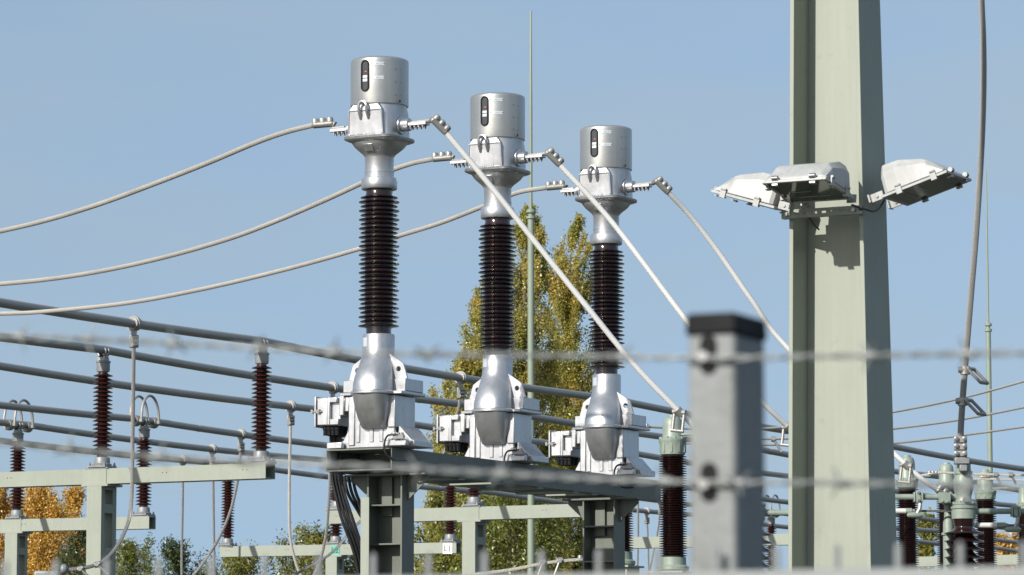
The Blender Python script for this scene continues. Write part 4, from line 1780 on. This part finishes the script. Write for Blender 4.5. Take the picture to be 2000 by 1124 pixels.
def tree(name, label, Y, rows, nbr, nleaf, size, m, seed, group=None, rise=.62, sig=.16, droop=0.0, narrow=.62):
    """crown envelope from photograph rows (y, xleft, xright), top row first"""
    g_ = np.random.default_rng(seed)
    s = F / Y
    ys = np.array([r[0] for r in rows], float)
    xl = np.array([r[1] for r in rows], float)
    xr = np.array([r[2] for r in rows], float)
    zs = np.array([W(1000, y, Y).z for y in ys])
    cx = np.array([W((a + b) / 2, y, Y).x for y, a, b in rows])
    hw = (xr - xl) / 2 / s * 1.22
    nleaf = int(nleaf * 1.55)
    nbr = int(nbr * 1.3)
    zz = zs[::-1]
    z_top, z_low = zs[0], max(1.2, zs[-1] - 2.5)
    fc = lambda z: np.interp(z, zz, cx[::-1])
    fh = lambda z: np.interp(z, zz, hw[::-1])
    x_base = float(fc(zz[0]))
    t = thing(name, label, 'tree', (x_base, Y, 0), g_.uniform(0, 0), group)
    tr = MB()
    h = z_top * .93
    tp = [(fc(z) - x_base if z > zz[0] else 0, 0, z) for z in np.linspace(0, h, 9)]
    r0 = .018 * z_top + .03
    tr.tube(tp, [r0 * (1 - .93 * k / 8) for k in range(9)], 10)
    cl = []
    for k in range(nbr):
        z1 = z_low + (z_top - z_low) * g_.uniform(0.03, 1.0)
        hwid = float(fh(z1))
        a = g_.uniform(0, 2 * math.pi)
        q = math.sqrt(g_.uniform(.08, 1.0)) * .96
        ex, ey = hwid * q * math.cos(a), hwid * q * math.sin(a)
        L = max(.5, hwid * q * rise * 2.4 + g_.uniform(.1, .6))
        z0 = max(z_low * .55, z1 - L)
        p0 = np.array([float(fc(z0)) - x_base, 0, z0])
        p2 = np.array([float(fc(z1)) - x_base + ex, ey, z1])
        p1 = np.array([(p0[0] + p2[0]) / 2 + .28 * ex, ey * .75, z0 + (z1 - z0) * .38])
        if z0 < h:
            pts = [(1 - w) ** 2 * p0 + 2 * w * (1 - w) * p1 + w * w * p2 for w in np.linspace(0, 1, 6)]
            rb = .0035 * z_top * (.4 + .6 * (1 - (z1 - z_low) / (z_top - z_low + .01)))
            tr.tube([Vector(p_) for p_ in pts], [rb * (1 - .16 * i) for i in range(6)], 5)
        nl = int(nleaf / nbr * g_.uniform(.4, 1.6))
        w = g_.beta(2.4, 1.1, nl)[:, None]
        c = (1 - w) ** 2 * p0 + 2 * w * (1 - w) * p1 + w * w * p2
        sg = sig * (.35 + hwid * .35)
        # sub-clumps
        nc = 5
        cc = g_.normal(size=(nc, 3)) * sg * .8
        idx = g_.integers(0, nc, nl)
        c = c + cc[idx] + g_.normal(size=(nl, 3)) * sg * .55 * np.array([1, 1, 1.25])
        cl.append(c)
    tr.build('trunk', 'bark', t)
    cl = np.concatenate(cl)
    leaf_mesh('crown', leaves(cl, size, seed + 1, droop, narrow), m, t)
    return t


tree('poplar_tree', 'tall yellow green poplar rising behind the lightning mast', 108,
     [(402, 1030, 1040), (440, 1008, 1058), (520, 990, 1070), (620, 965, 1080), (760, 950, 1090), (900, 945, 1095), (1124, 960, 1090)], 150, 56550, .072, 'leaf_poplar', 21,
     'autumn poplars behind the transformers')
tree('poplar_tree', 'tall yellow green poplar left of the far transformer', 112,
     [(422, 1118, 1134), (470, 1082, 1148), (560, 1064, 1160), (680, 1064, 1164), (820, 1060, 1166), (960, 1050, 1160), (1124, 1060, 1150)], 170, 65250, .072, 'leaf_poplar', 33,
     'autumn poplars behind the transformers')
tree('poplar_tree', 'leaning yellow green poplar behind the middle transformer', 105,
     [(490, 955, 985), (550, 922, 1000), (620, 908, 1000), (720, 898, 1010), (860, 890, 1030), (1000, 880, 1050), (1124, 890, 1040)], 130, 43500, .072, 'leaf_poplar', 45,
     'autumn poplars behind the transformers')
tree('poplar_tree', 'lower yellow green poplar between the near and middle transformers', 102,
     [(655, 912, 930), (700, 886, 950), (760, 846, 950), (830, 824, 950), (940, 818, 955), (1124, 815, 950)], 100, 32625, .072, 'leaf_poplar', 57,
     'autumn poplars behind the transformers')
tree('willow_tree', 'green willow low behind the platform legs', 92,
     [(940, 940, 1060), (985, 900, 1120), (1040, 880, 1136), (1124, 870, 1140)], 120, 28500, .10, 'leaf_green', 61, 'low willows behind the platform', .5, .2, .6, .35)
tree('willow_tree', 'green willow behind the white L1 sign', 95,
     [(955, 830, 880), (1000, 812, 910), (1060, 806, 920), (1124, 806, 920)], 60, 9000, .115, 'leaf_lime', 63, 'low willows behind the platform', .5, .2, .3, .45)
tree('golden_tree', 'golden autumn tree at the left edge', 130,
     [(940, -20, 10), (965, -45, 30), (1010, -60, 44), (1060, -70, 56), (1124, -75, 60)], 70, 18225, .085, 'leaf_gold', 71, 'golden autumn trees at the left', .5, .24)
tree('golden_tree', 'broad golden autumn tree beside the left post', 128,
     [(938, 68, 94), (960, 48, 110), (995, 34, 130), (1050, 22, 152), (1124, 20, 162)], 90, 24300, .085, 'leaf_gold', 73, 'golden autumn trees at the left', .5, .24)
tree('golden_tree', 'slim golden autumn tree just left of the high post', 132,
     [(945, 140, 152), (972, 124, 162), (1010, 104, 168), (1060, 100, 172), (1124, 100, 176)], 50, 12150, .085, 'leaf_gold', 75, 'golden autumn trees at the left', .5, .24)
tree('ash_tree', 'dark green tree between the golden tree and the high post', 112,
     [(1035, 146, 170), (1060, 124, 195), (1090, 100, 225), (1124, 90, 240)], 45, 9360, .095, 'leaf_dark', 77, 'green trees along the bottom', .5, .22, .2, .42)
tree('ash_tree', 'light green tree right of the high post', 110,
     [(1050, 266, 296), (1072, 225, 322), (1100, 205, 345), (1124, 200, 350)], 45, 9360, .095, 'leaf_green', 79, 'green trees along the bottom', .5, .22, .2, .42)
tree('ash_tree', 'dark feathery green tree between the straight droppers', 106,
     [(1058, 336, 352), (1078, 300, 384), (1100, 280, 420), (1124, 275, 430)], 45, 9360, .095, 'leaf_dark', 81, 'green trees along the bottom', .5, .22, .2, .42)
tree('maple_tree', 'yellow green tree below the L3 end of the far beam', 104,
     [(1072, 450, 495), (1090, 415, 530), (1124, 400, 560)], 45, 9360, .092, 'leaf_lime', 83, 'green trees along the bottom', .5, .22, .2, .5)
tree('maple_tree', 'rounded yellow green tree rising left of the teal sign', 102,
     [(1018, 592, 626), (1040, 570, 652), (1078, 540, 676), (1124, 525, 690)], 60, 13500, .092, 'leaf_lime', 85, 'green trees along the bottom', .5, .22, .2, .5)
tree('maple_tree', 'small yellow green tree right of the teal sign', 103,
     [(1040, 690, 712), (1075, 676, 730), (1124, 670, 745)], 40, 8100, .092, 'leaf_lime', 87, 'green trees along the bottom', .5, .22, .2, .5)
tree('maple_tree', 'yellow green tree between the breaker columns at the right', 110,
     [(1003, 1806, 1822), (1030, 1792, 1836), (1124, 1780, 1850)], 40, 5000, .115, 'leaf_lime', 89, 'trees behind the right hand breakers')
tree('golden_tree', 'golden tree low behind the disconnector arm', 120,
     [(1032, 1940, 1990), (1060, 1925, 2010), (1124, 1920, 2020)], 45, 5200, .12, 'leaf_gold', 91, 'trees behind the right hand breakers')
